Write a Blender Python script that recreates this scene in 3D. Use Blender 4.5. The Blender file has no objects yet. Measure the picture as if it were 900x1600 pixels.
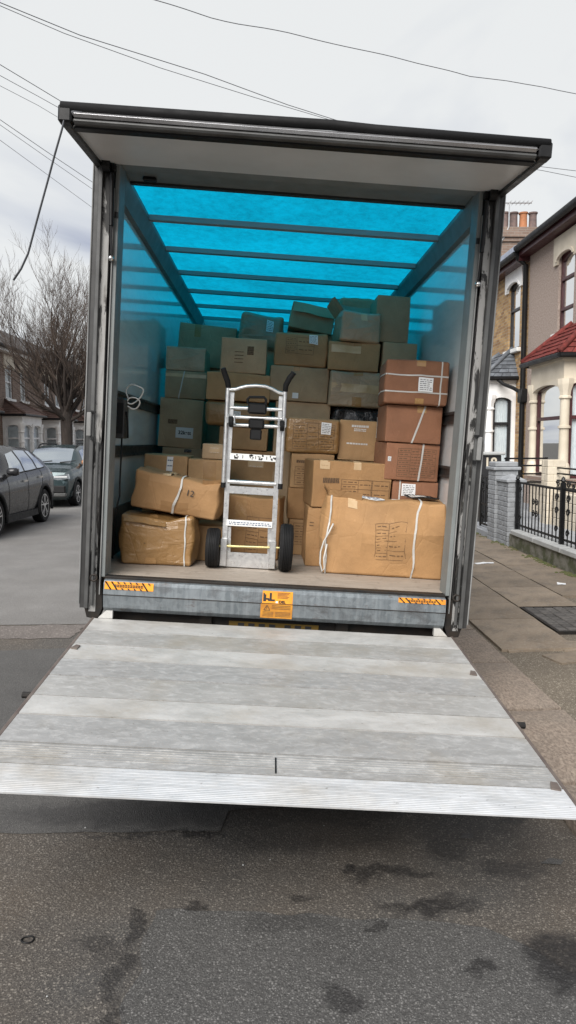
import bpy, bmesh, math, random
from mathutils import Matrix, Vector, noise
random.seed(7); noise.seed_set(11)
SC = bpy.context.scene
COL = SC.collection
rad = math.radians

# ------------------------------------------------------------------ camera
FPX, YAW, PITCH, ROLL, CAMH = 1100.0, .0258, .0984, -.005, 1.689
_f = Vector((math.sin(YAW)*math.cos(PITCH), math.cos(YAW)*math.cos(PITCH), -math.sin(PITCH)))
_r0 = Vector((math.cos(YAW), -math.sin(YAW), 0)); _u0 = _r0.cross(_f)
_r = math.cos(ROLL)*_r0 + math.sin(ROLL)*_u0
_u = -math.sin(ROLL)*_r0 + math.cos(ROLL)*_u0
CAM = Vector((0, 0, CAMH))
cd = bpy.data.cameras.new('camera'); cam = bpy.data.objects.new('camera', cd); COL.objects.link(cam)
cd.sensor_fit = 'VERTICAL'; cd.sensor_height = 24.0; cd.lens = FPX/1600*24.0
cd.clip_start = .05; cd.clip_end = 2000
cam.matrix_world = Matrix.Translation(CAM) @ Matrix((_r, _u, -_f)).transposed().to_4x4()
SC.camera = cam

# ------------------------------------------------------------------ sky, sun, exposure
SUN_EL, SUN_AZ = rad(41), rad(207)          # azimuth clockwise from +Y: behind the camera, a little to the left
W = bpy.data.worlds.new('World'); SC.world = W; W.use_nodes = True
nt = W.node_tree; nt.nodes.clear()
def wn(t, **k):
    n = nt.nodes.new(t)
    for a, b in k.items(): setattr(n, a, b)
    return n
out = wn('ShaderNodeOutputWorld'); bg = wn('ShaderNodeBackground'); bg.inputs['Strength'].default_value = .1
sky = wn('ShaderNodeTexSky', sky_type='NISHITA'); sky.sun_disc = False
sky.sun_elevation = SUN_EL; sky.sun_rotation = SUN_AZ
tc = wn('ShaderNodeTexCoord'); sep = wn('ShaderNodeSeparateXYZ'); nt.links.new(tc.outputs['Generated'], sep.inputs[0])
zz = wn('ShaderNodeMath', operation='ABSOLUTE'); nt.links.new(sep.outputs['Z'], zz.inputs[0])
za = wn('ShaderNodeMath', operation='ADD'); nt.links.new(zz.outputs[0], za.inputs[0]); za.inputs[1].default_value = .22
dv = wn('ShaderNodeVectorMath', operation='DIVIDE'); nt.links.new(tc.outputs['Generated'], dv.inputs[0])
cz = wn('ShaderNodeCombineXYZ')
for i in range(3): nt.links.new(za.outputs[0], cz.inputs[i])
nt.links.new(cz.outputs[0], dv.inputs[1])
n1 = wn('ShaderNodeTexNoise'); n1.inputs['Scale'].default_value = 1.15; n1.inputs['Detail'].default_value = 5; n1.inputs['Roughness'].default_value = .48
n1.inputs['Distortion'].default_value = .5
nt.links.new(dv.outputs[0], n1.inputs['Vector'])
cr = wn('ShaderNodeValToRGB'); nt.links.new(n1.outputs['Fac'], cr.inputs[0])
cr.color_ramp.elements[0].position = .40; cr.color_ramp.elements[0].color = (.38, .42, .55, 1)
cr.color_ramp.elements[1].position = .61; cr.color_ramp.elements[1].color = (.87, .885, .885, 1)
e = cr.color_ramp.elements.new(.50); e.color = (.70, .73, .78, 1)
vm = wn('ShaderNodeVectorMath', operation='SCALE'); nt.links.new(cr.outputs[0], vm.inputs[0]); vm.inputs['Scale'].default_value = 5.6
mx = wn('ShaderNodeMix', data_type='RGBA'); mx.inputs[0].default_value = .96
nt.links.new(sky.outputs[0], mx.inputs[6]); nt.links.new(vm.outputs[0], mx.inputs[7])
nt.links.new(mx.outputs[2], bg.inputs['Color']); nt.links.new(bg.outputs[0], out.inputs[0])
sd = bpy.data.lights.new('sun', 'SUN'); sd.energy = 3.2; sd.angle = rad(45); sd.color = (1, .965, .92)
so = bpy.data.objects.new('sun', sd); COL.objects.link(so)
_s = Vector((math.sin(SUN_AZ)*math.cos(SUN_EL), math.cos(SUN_AZ)*math.cos(SUN_EL), math.sin(SUN_EL)))
so.rotation_euler = (-_s).to_track_quat('-Z', 'Y').to_euler(); so.location = (-3, -4, 9)
vs = SC.view_settings; vs.view_transform = 'Standard'; vs.look = 'None'; vs.gamma = 1; vs.exposure = 0.8; vs.use_curve_mapping = False
SC.cycles.use_denoising = True; SC.cycles.max_bounces = 10; SC.cycles.diffuse_bounces = 6; SC.cycles.transparent_max_bounces = 12

# ------------------------------------------------------------------ pixel -> place (a pixel is a direction; the plane it meets gives the distance)
def ray(px, py): return _f + (px-450)/FPX*_r - (py-800)/FPX*_u
def at(ax, px, py, v):
    d = ray(px, py); i = 'XYZ'.index(ax); return CAM + d*((v-CAM[i])/d[i])
# the truck leans towards the kerb on the cambered road
XC, LEAN = -.025, .0672
TM = Matrix.Translation((XC, 0, 0)) @ Matrix.Rotation(LEAN, 4, 'Y')
TI = TM.inverted()
_cl = TI @ CAM
def lat(ax, px, py, v):
    d = TI.to_3x3() @ ray(px, py); i = 'XYZ'.index(ax); return _cl + d*((v-_cl[i])/d[i])
I4 = Matrix.Identity(4)

# ------------------------------------------------------------------ mesh helpers
class MB:
    def __init__(s): s.v = []; s.f = []
    def add(s, vs, fs):
        o = len(s.v); s.v += [Vector(p) for p in vs]; s.f += [tuple(i+o for i in f) for f in fs]; return s
    def box(s, x0, x1, y0, y1, z0, z1, b=0, M=None):
        c = Vector(((x0+x1)/2, (y0+y1)/2, (z0+z1)/2)); h = ((x1-x0)/2, (y1-y0)/2, (z1-z0)/2)
        if b <= 0:
            vs = [c+Vector((sx*h[0], sy*h[1], sz*h[2])) for sx in (-1, 1) for sy in (-1, 1) for sz in (-1, 1)]
            fs = [(0,1,3,2),(4,6,7,5),(0,4,5,1),(2,3,7,6),(0,2,6,4),(1,5,7,3)]
        else:
            b = min(b, min(abs(q) for q in h)*.95); vs = []; idx = {}
            for sx in (-1, 1):
                for sy in (-1, 1):
                    for sz in (-1, 1):
                        for a in range(3):
                            q = [sx*(h[0]-b), sy*(h[1]-b), sz*(h[2]-b)]; q[a] = (sx, sy, sz)[a]*h[a]
                            idx[(sx, sy, sz, a)] = len(vs); vs.append(c+Vector(q))
            fs = []
            for a in range(3):
                o = [i for i in range(3) if i != a]
                for sg in (-1, 1):
                    r = []
                    for p, q in ((-1,-1),(1,-1),(1,1),(-1,1)):
                        k = [0,0,0]; k[a] = sg; k[o[0]] = p; k[o[1]] = q; r.append(idx[(*k, a)])
                    fs.append(tuple(r))
            for a in range(3):
                o = [i for i in range(3) if i != a]
                for p in (-1, 1):
                    for q in (-1, 1):
                        r = []
                        for sg, ax in ((-1,o[0]),(1,o[0]),(1,o[1]),(-1,o[1])):
                            k = [0,0,0]; k[a] = sg; k[o[0]] = p; k[o[1]] = q; r.append(idx[(*k, ax)])
                        fs.append(tuple(r))
            for sx in (-1, 1):
                for sy in (-1, 1):
                    for sz in (-1, 1): fs.append(tuple(idx[(sx, sy, sz, a)] for a in range(3)))
        if M is not None: vs = [M @ p for p in vs]
        return s.add(vs, fs)
    def tube(s, pts, r, n=8, cap=True, closed=False, flat=None):
        pts = [Vector(p) for p in pts]; m = len(pts); rs = r if isinstance(r, (list, tuple)) else [r]*m
        tang = []
        for i in range(m):
            a = pts[(i-1) % m] if (closed or i > 0) else pts[i]; b = pts[(i+1) % m] if (closed or i < m-1) else pts[i]
            t = (b-a); tang.append(t.normalized() if t.length > 1e-9 else Vector((0,0,1)))
        up = Vector((0,0,1)) if abs(tang[0].z) < .9 else Vector((0,1,0))
        nrm = (up - up.dot(tang[0])*tang[0]).normalized(); vs = []; fs = []
        for i in range(m):
            t = tang[i]; nrm = (nrm - nrm.dot(t)*t); nrm = nrm.normalized() if nrm.length > 1e-6 else t.orthogonal().normalized()
            bn = t.cross(nrm)
            for k in range(n):
                a = 2*math.pi*(k+.5)/n; ca, sa = math.cos(a), math.sin(a)
                if flat: vs.append(pts[i] + nrm*(ca*rs[i]) + bn*(sa*rs[i]*flat))
                else: vs.append(pts[i] + (nrm*ca + bn*sa)*rs[i])
        for i in range(m if closed else m-1):
            j = (i+1) % m
            for k in range(n): fs.append((i*n+k, i*n+(k+1)%n, j*n+(k+1)%n, j*n+k))
        if cap and not closed:
            fs.append(tuple(range(n))); fs.append(tuple((m-1)*n+k for k in range(n)))
        return s.add(vs, fs)
    def rod(s, a, b, r, n=8): return s.tube([a, b], r, n)
    def bar(s, a, b, w, h, up=(0,0,1)):
        a = Vector(a); b = Vector(b); t = (b-a).normalized(); u = Vector(up)
        u = (u-u.dot(t)*t)
        u = u.normalized() if u.length > 1e-6 else t.orthogonal().normalized()
        q = t.cross(u); vs = [p+q*(x*w/2)+u*(y*h/2) for p in (a, b) for x, y in ((-1,-1),(1,-1),(1,1),(-1,1))]
        return s.add(vs, [(0,1,2,3),(4,5,6,7),(0,1,5,4),(1,2,6,5),(2,3,7,6),(3,0,4,7)])
    def prism(s, poly, ax, a0, a1):
        def P(p, a): return {'X': (a, p[0], p[1]), 'Y': (p[0], a, p[1]), 'Z': (p[0], p[1], a)}[ax]
        n = len(poly); vs = [P(p, a0) for p in poly] + [P(p, a1) for p in poly]
        fs = [tuple(range(n)), tuple(range(n, 2*n))] + [(i, (i+1)%n, n+(i+1)%n, n+i) for i in range(n)]
        return s.add(vs, fs)
    def lathe(s, prof, c, axis=(0,0,1), n=20, cap=True):
        ax = Vector(axis).normalized(); a = ax.orthogonal().normalized(); b = ax.cross(a); c = Vector(c); vs = []; fs = []
        for r, h in prof:
            for k in range(n):
                t = 2*math.pi*k/n; vs.append(c + ax*h + (a*math.cos(t)+b*math.sin(t))*r)
        m = len(prof)
        for i in range(m-1):
            for k in range(n): fs.append((i*n+k, i*n+(k+1)%n, (i+1)*n+(k+1)%n, (i+1)*n+k))
        if cap: fs.append(tuple(range(n))); fs.append(tuple((m-1)*n+k for k in range(n)))
        return s.add(vs, fs)
    def quad(s, a, b, c, d): return s.add([a, b, c, d], [(0,1,2,3)])
    def build(s, name, mat, parent=None, space=None, smooth=False, recalc=True, auto=None):
        M = space if space is not None else I4
        if parent is not None: M = wm(parent).inverted() @ M
        me = bpy.data.meshes.new(name)
        me.from_pydata([M @ p for p in s.v], [], s.f)
        if recalc:
            bm = bmesh.new(); bm.from_mesh(me); bmesh.ops.recalc_face_normals(bm, faces=bm.faces); bm.to_mesh(me); bm.free()
        if smooth:
            me.polygons.foreach_set('use_smooth', [True]*len(me.polygons))
            if auto: me.set_sharp_from_angle(angle=rad(auto))
        me.materials.append(mat); me.update()
        return link(name, me, parent)
WMX = {}
def wm(o): return WMX.get(o.name, I4)
def link(name, data, parent=None, local=None):
    o = bpy.data.objects.new(name, data); COL.objects.link(o)
    if parent is not None: o.parent = parent
    L = local if local is not None else I4
    if local is not None: o.matrix_basis = local
    WMX[o.name] = (wm(parent) if parent is not None else I4) @ L
    return o
def tag(o, label=None, cat=None, group=None, kind=None):
    if label: o['label'] = label
    if cat: o['category'] = cat
    if group: o['group'] = group
    if kind: o['kind'] = kind
    return o
def thing(name, label, cat, M=None, group=None):
    o = bpy.data.objects.new(name, None); COL.objects.link(o); o.empty_display_size = .1
    M = M if M is not None else I4
    o.matrix_basis = M; WMX[o.name] = M.copy()
    return tag(o, label, cat, group)
def text_mesh(txt, size, mat, name, parent, M, bold=0.0):
    cu = bpy.data.curves.new('t', 'FONT'); cu.body = txt; cu.size = size; cu.align_x = 'CENTER'; cu.align_y = 'CENTER'; cu.offset = bold
    ob = bpy.data.objects.new('t', cu); COL.objects.link(ob)
    dg = bpy.context.evaluated_depsgraph_get(); me = bpy.data.meshes.new_from_object(ob.evaluated_get(dg))
    bpy.data.objects.remove(ob); bpy.data.curves.remove(cu)
    me.name = name; me.materials.clear(); me.materials.append(mat); me.transform(wm(parent).inverted() @ M)
    return link(name, me, parent)
# ------------------------------------------------------------------ materials
class NT:
    def __init__(s, name):
        s.m = bpy.data.materials.new(name); s.m.use_nodes = True; s.t = s.m.node_tree; s.t.nodes.clear()
        s.o = s.n('ShaderNodeOutputMaterial'); s.p = s.n('ShaderNodeBsdfPrincipled'); s.l(s.p.outputs[0], s.o.inputs[0])
        s.tc = s.n('ShaderNodeTexCoord')
    def n(s, t, **k):
        x = s.t.nodes.new(t)
        for a, b in k.items(): setattr(x, a, b)
        return x
    def l(s, a, b): s.t.links.new(a, b)
    def set(s, **k):
        for a, b in k.items():
            i = s.p.inputs[a.replace('_', ' ')]
            if hasattr(b, 'links'): s.l(b, i)
            else: i.default_value = (*b, 1) if isinstance(b, tuple) and len(b) == 3 else b
    def map(s, sc=(1,1,1), src='Object', rot=(0,0,0), loc=(0,0,0)):
        m = s.n('ShaderNodeMapping'); m.inputs['Scale'].default_value = sc; m.inputs['Rotation'].default_value = rot; m.inputs['Location'].default_value = loc
        s.l(s.tc.outputs[src], m.inputs[0]); return m.outputs[0]
    def noise(s, vec, scale, detail=4, rough=.55, dist=0):
        x = s.n('ShaderNodeTexNoise'); x.inputs['Scale'].default_value = scale; x.inputs['Detail'].default_value = detail
        x.inputs['Roughness'].default_value = rough; x.inputs['Distortion'].default_value = dist; s.l(vec, x.inputs['Vector']); return x.outputs['Fac']
    def vor(s, vec, scale, feature='F1', rnd=1):
        x = s.n('ShaderNodeTexVoronoi', feature=feature); x.inputs['Scale'].default_value = scale; x.inputs['Randomness'].default_value = rnd; s.l(vec, x.inputs['Vector']); return x
    def ramp(s, fac, stops):
        x = s.n('ShaderNodeValToRGB'); s.l(fac, x.inputs[0]); r = x.color_ramp
        while len(r.elements) < len(stops): r.elements.new(.5)
        for e, (p, c) in zip(r.elements, stops):
            e.position = p; e.color = (c, c, c, 1) if isinstance(c, (int, float)) else (*c, 1)
        return x.outputs[0]
    def mix(s, f, a, b, mode='MIX'):
        x = s.n('ShaderNodeMix', data_type='RGBA', blend_type=mode)
        for i, q in ((0, f), (6, a), (7, b)):
            if hasattr(q, 'links'): s.l(q, x.inputs[i])
            elif i == 0: x.inputs[0].default_value = q
            else: x.inputs[i].default_value = (*q, 1)
        return x.outputs[2]
    def math(s, op, a, b=0.0, clamp=False):
        x = s.n('ShaderNodeMath', operation=op, use_clamp=clamp)
        for i, q in ((0, a), (1, b)):
            if hasattr(q, 'links'): s.l(q, x.inputs[i])
            else: x.inputs[i].default_value = q
        return x.outputs[0]
    def bump(s, h, strength=.3, dist=.01, prev=None):
        b = s.n('ShaderNodeBump'); b.inputs['Strength'].default_value = strength; b.inputs['Distance'].default_value = dist
        s.l(h, b.inputs['Height'])
        if prev is not None: s.l(prev, b.inputs['Normal'])
        s.l(b.outputs[0], s.p.inputs['Normal']); return b.outputs[0]
    def rnd(s): return s.n('ShaderNodeObjectInfo').outputs['Random']
def simple(name, c, rough=.6, metal=0., c2=None, scale=6, lo=.35, hi=.65, bump=0, bscale=60, bdist=.004, stretch=(1,1,1), spec=.5, coat=0, crough=.05, var=0):
    m = NT(name); v = m.map(stretch)
    col = m.mix(m.ramp(m.noise(v, scale, 5), [(lo, 0.), (hi, 1.)]), c, c2 if c2 else tuple(q*.78 for q in c))
    if var:
        h = m.n('ShaderNodeHueSaturation'); m.l(col, h.inputs['Color'])
        m.l(m.math('MULTIPLY_ADD', m.rnd(), 2*var), h.inputs['Value'])
        h.inputs['Value'].links[0].from_node.inputs[2].default_value = 1-var; col = h.outputs[0]
    m.set(Base_Color=col, Roughness=m.ramp(m.noise(v, scale*2.3, 3), [(.3, max(rough-.08, .02)), (.7, min(rough+.1, 1.))]), Metallic=metal, Specular_IOR_Level=spec, Coat_Weight=coat, Coat_Roughness=crough)
    if bump: m.bump(m.noise(v, bscale, 4), bump, bdist)
    return m.m
MT = {}
MT['black'] = simple('black_plastic', (.008,.008,.0085), .45, spec=.3)
MT['rubber'] = simple('rubber', (.009,.009,.0095), .7, bump=.2, bscale=80, spec=.25)
MT['darkmetal'] = simple('dark_metal', (.016,.0155,.015), .55, .2, (.03,.023,.018), 12, spec=.3)
MT['ironpaint'] = simple('black_iron', (.006,.006,.0065), .4, spec=.3)
MT['alu'] = simple('aluminium', (.72,.72,.71), .34, .85, (.58,.58,.58), 30, bump=.05)
MT['trimgrey'] = simple('painted_trim_grey', (.09,.091,.089), .45, .1, (.055,.055,.054), 7, bump=.05)
MT['trimdark'] = simple('dark_trim', (.045,.045,.044), .45, .2, (.03,.0295,.029), 8)
MT['jamb'] = simple('jamb_grey', (.185,.2,.198), .5, .1, (.15,.16,.157), 5)
MT['rib'] = simple('roof_rib_paint', (.30,.315,.315), .5, .1, (.3,.32,.32), 6)
MT['edgegrey'] = simple('edge_grey', (.25,.25,.245), .5, .1, (.17,.17,.165), 6)
MT['whitepaint'] = simple('white_paint', (.78,.78,.76), .45, 0, (.70,.70,.68), 4)
MT['chrome'] = simple('chrome', (.75,.75,.74), .18, 1.)
MT['brass'] = simple('yellow_zinc', (.72,.62,.30), .32, .8)
MT['label'] = simple('paper_label', (.78,.78,.77), .6, 0, (.72,.73,.74), 20)
MT['ink'] = simple('print_ink', (.13,.075,.038), .75)
MT['inkblack'] = simple('black_ink', (.02,.02,.022), .6)
MT['inkgrey'] = simple('grey_ink', (.10,.10,.105), .7)
MT['inkblue'] = simple('blue_ink', (.04,.09,.2), .6)
MT['inkwhite'] = simple('white_ink', (.75,.73,.70), .7)
MT['strap'] = simple('white_strap', (.58,.565,.53), .42)
MT['orange'] = simple('orange_sticker', (.83,.33,.02), .45, 0, (.62,.23,.02), 14)
MT['plate'] = simple('plate_yellow', (.17,.10,.01), .6)
MT['tape'] = simple('packing_tape', (.33,.185,.075), .22, 0, (.40,.235,.10), 12)
MT['cleartape'] = simple('clear_tape', (.52,.36,.2), .15, 0, (.60,.44,.27), 14, bump=.2, bscale=30)
def cardboard(name, c, dark=.72, wrap=0., var=.15):
    m = NT(name); v = m.map(); rn = m.rnd()
    off = m.n('ShaderNodeVectorMath', operation='ADD'); m.l(v, off.inputs[0])
    cb = m.n('ShaderNodeCombineXYZ'); m.l(m.math('MULTIPLY', rn, 37.), cb.inputs[0]); m.l(cb.outputs[0], off.inputs[1]); v = off.outputs[0]
    col = m.mix(m.ramp(m.noise(v, 5, 5, .6), [(.32, 0.), (.7, 1.)]), c, tuple(q*dark for q in c))
    col = m.mix(m.ramp(m.noise(v, 140, 2), [(.4, 0.), (.8, .35)]), col, tuple(q*.72 for q in c))
    scuff = m.ramp(m.noise(v, 11, 6, .7, 1.2), [(.62, 0.), (.78, .5)])
    col = m.mix(scuff, col, tuple(min(1, q*1.3+.03) for q in c))
    h = m.n('ShaderNodeHueSaturation'); m.l(col, h.inputs['Color']); mm = m.math('MULTIPLY_ADD', rn, 2*var); mm.node.inputs[2].default_value = 1-var; m.l(mm, h.inputs['Value'])
    m.set(Base_Color=h.outputs[0], Roughness=.72-.2*wrap, Coat_Weight=.75*wrap, Coat_Roughness=.16, Specular_IOR_Level=.35)
    wv = m.n('ShaderNodeTexWave', wave_type='BANDS', bands_direction='X'); wv.inputs['Scale'].default_value = 38; wv.inputs['Distortion'].default_value = .6; m.l(v, wv.inputs['Vector'])
    b1 = m.bump(wv.outputs['Fac'], .05, .004)
    ge = m.n('ShaderNodeNewGeometry'); ed = m.ramp(ge.outputs['Pointiness'], [(.52, 0.), (.60, .55)])
    col2 = m.mix(ed, h.outputs[0], tuple(min(1, q*1.35+.05) for q in c)); m.set(Base_Color=col2)
    cre = m.vor(m.map((1.3, 1, .8), rot=(.3, .4, .5)), 4.2, 'DISTANCE_TO_EDGE'); b1 = m.bump(m.ramp(cre.outputs['Distance'], [(.0, 0.), (.03, 1.)]), .16, .008, b1)
    b2 = m.bump(m.noise(v, 7, 4, .6, .8), .32, .02, b1)
    if wrap:
        b3 = m.bump(m.noise(m.map((1, 1, 2.2)), 7, 4, .55, 1.2), .35, .03, b2)
        m.l(b3, m.p.inputs['Coat Normal'])
    return m.m
MT['kraft'] = cardboard('cardboard_kraft', (.39,.222,.098))
MT['kraft_dark'] = cardboard('cardboard_dark', (.43,.265,.13))
MT['kraft_grey'] = cardboard('cardboard_grey', (.45,.32,.195))
MT['kraft_red'] = cardboard('cardboard_red', (.265,.122,.066))
MT['kraft_wrap'] = cardboard('cardboard_wrapped', (.34,.19,.068), wrap=1.)
MT['grey_wrap'] = cardboard('cardboard_grey_wrapped', (.42,.30,.19), wrap=1.)
MT['bag'] = simple('black_bag', (.015,.015,.016), .25, bump=.9, bscale=14, bdist=.02, coat=.5, crough=.2)
def translucent_roof():
    m = NT('blue_translucent_sheet'); v = m.map()
    w = m.map((1., 3.2, 1))
    dirt = m.math('ADD', m.math('MULTIPLY', m.ramp(m.noise(m.map((1.3, 1, 1)), 13, 9, .82, .2), [(.42, 0.), (.64, 1.)]), .5), m.math('MULTIPLY', m.ramp(m.noise(v, 1.4, 3, .5), [(.35, 0.), (.7, 1.)]), .4), True)
    scr = m.ramp(m.noise(m.map((5, 1.3, 1), rot=(0,0,.6)), 9, 5, .7, .6), [(.58, 0.), (.75, .3)])
    col = m.mix(dirt, (.0015,.305,.48), (.0015,.13,.205)); col = m.mix(scr, col, (.012,.34,.54))
    t = m.n('ShaderNodeBsdfTranslucent'); m.l(col, t.inputs[0])
    d = m.n('ShaderNodeBsdfDiffuse'); d.inputs[0].default_value = (.02,.22,.34,1)
    ms = m.n('ShaderNodeMixShader'); ms.inputs[0].default_value = .1; m.l(t.outputs[0], ms.inputs[1]); m.l(d.outputs[0], ms.inputs[2])
    m.l(ms.outputs[0], m.o.inputs[0]); return m.m
MT['roofsheet'] = translucent_roof()
def grp_wall():
    m = NT('white_wall_panel'); v = m.map()
    sc = m.ramp(m.noise(m.map((1, .5, 2.5)), 5, 6, .65, .8), [(.45, 0.), (.72, 1.)])
    col = m.mix(sc, (.80,.81,.80), (.70,.71,.70))
    st = m.ramp(m.noise(m.map((1, .6, 6)), 9, 5, .75), [(.66, 0.), (.74, .5)])
    col = m.mix(st, col, (.35,.35,.34))
    m.set(Base_Color=col, Roughness=m.ramp(m.noise(v, 6, 4), [(.3, .07), (.7, .17)]), Specular_IOR_Level=.55, Coat_Weight=.7, Coat_Roughness=.05); return m.m
MT['grp'] = grp_wall()
def scuffed():
    m = NT('scuffed_post'); v = m.map()
    s1 = m.ramp(m.noise(m.map((5, 5, 1.1)), 3.2, 6, .68, .6), [(.5, 0.), (.54, 1.)])
    col = m.mix(s1, (.27,.265,.255), (.012,.0115,.011))
    s2 = m.ramp(m.noise(m.map((4, 4, .7), loc=(3,1,2)), 6, 5, .7), [(.55, 0.), (.7, .6)])
    col = m.mix(s2, col, (.09,.08,.07)); m.set(Base_Color=col, Roughness=.55, Metallic=.15); m.bump(m.noise(v, 40, 4), .15, .004); return m.m
MT['scuff'] = scuffed()
def galv():
    m = NT('galvanised_beam'); v = m.map()
    sp = m.vor(m.map((1, 1, 1)), 38); col = m.mix(m.ramp(sp.outputs['Color'], [(.2, 0.), (.9, 1.)]), (.115,.132,.143), (.165,.186,.198))
    runs = m.ramp(m.noise(m.map((22, 1, 1.4)), 1.6, 5, .7), [(.42, 0.), (.66, .75)])
    col = m.mix(runs, col, (.21,.23,.243))
    grime = m.ramp(m.noise(m.map((2.2, 1, 3.)), 2.4, 6, .7, .6), [(.5, 0.), (.68, .8)]); col = m.mix(grime, col, (.07,.07,.072))
    rust = m.ramp(m.noise(m.map((1.5, 1, 4)), 5, 6, .7), [(.62, 0.), (.72, .8)])
    g = m.n('ShaderNodeSeparateXYZ'); m.l(m.tc.outputs['Object'], g.inputs[0])
    col = m.mix(rust, col, (.075,.045,.03))
    m.set(Base_Color=col, Roughness=.5, Metallic=.3); m.bump(m.noise(v, 30, 5), .15, .005); return m.m
MT['galv'] = galv()
def plank(name, c, c2, seed):
    m = NT(name); v = m.map(loc=(seed*3.1, seed*1.7, 0))
    a = m.ramp(m.noise(m.map((1., 2.2, 1), loc=(seed, seed, 0)), 5, 7, .7, .7), [(.36, 0.), (.64, 1.)])
    col = m.mix(a, c, c2)
    f = m.ramp(m.noise(m.map((1.2, 2.6, 1), loc=(seed*2, 0, 0)), 15, 8, .72, .6), [(.48, 0.), (.66, .55)])
    col = m.mix(f, col, (.60,.595,.58))
    dk = m.ramp(m.noise(m.map((1, 2, 1), loc=(0, seed*5, 0)), 26, 7, .74, .4), [(.62, 0.), (.69, .7)]); col = m.mix(dk, col, (.13,.115,.10))
    st = m.ramp(m.noise(v, 2.6, 5, .6), [(.5, 0.), (.72, .5)]); col = m.mix(st, col, (.33,.285,.215))
    m.set(Base_Color=col, Roughness=m.ramp(a, [(0, .42), (1, .6)]), Metallic=.35)
    wv = m.n('ShaderNodeTexWave', wave_type='BANDS', bands_direction='Y'); wv.inputs['Scale'].default_value = 38; m.l(m.tc.outputs['Object'], wv.inputs['Vector'])
    b = m.bump(wv.outputs['Fac'], .3, .004); m.bump(m.noise(v, 60, 5), .25, .004, b); return m.m
MT['plank_a'] = plank('plank_dull', (.36,.353,.335), (.41,.404,.388), 1.)
MT['plank_b'] = plank('plank_bright', (.46,.452,.43), (.56,.552,.53), 2.)
MT['plank_c'] = plank('plank_grey', (.325,.322,.312), (.385,.383,.375), 3.)
MT['plank_d'] = plank('plank_lip', (.50,.515,.525), (.62,.63,.64), 4.)
def plyfloor():
    m = NT('truck_floor_ply'); a = m.noise(m.map((1, 5, 1)), 6, 6, .65, .6)
    col = m.mix(m.ramp(a, [(.3, 0.), (.7, 1.)]), (.26,.215,.175), (.38,.325,.27))
    col = m.mix(m.ramp(m.noise(m.map((2, 1, 1)), 9, 5, .7), [(.55, 0.), (.75, .7)]), col, (.15,.125,.105))
    m.set(Base_Color=col, Roughness=.65); m.bump(a, .1, .004); return m.m
MT['ply'] = plyfloor()
MT['kick'] = simple('kick_board', (.085,.062,.048), .6, 0, (.13,.10,.08), 5)

STAINS_SHADE = [(.18,2.92,.55,.22,.62),(.75,2.95,.4,.16,.45),(.57,2.40,.21,.075,.9),(.45,2.6,.2,.05,.75),(.95,2.13,.17,.17,.95),(.66,2.07,.06,.04,.8),(.30,2.64,.05,.04,.9),(.2,2.83,.04,.025,.85),(.12,2.46,.06,.035,.7),(.2,1.98,.07,.09,.7),  # oil and damp stains; wide ellipses also paint the platform's shadow into the road
          (.72,2.78,.13,.1,.6),(.95,2.62,.15,.07,.55),(-.27,2.42,.07,.03,.8),(.05,2.32,.2,.05,.35),(.36,2.30,.03,.02,.7),(-.55,2.2,.1,.05,.3),(1.06,3.0,.09,.05,.8),(-.7,3.1,.6,.14,.6),(.1,3.1,.8,.2,.8),(-.5,2.32,.035,.12,.75),(-.49,2.1,.04,.13,.7),(-.47,1.93,.035,.1,.7),(-.62,2.26,.09,.04,.55),(-.3,2.9,.14,.03,.85),(-.6,2.92,.3,.014,.6)]
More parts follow.
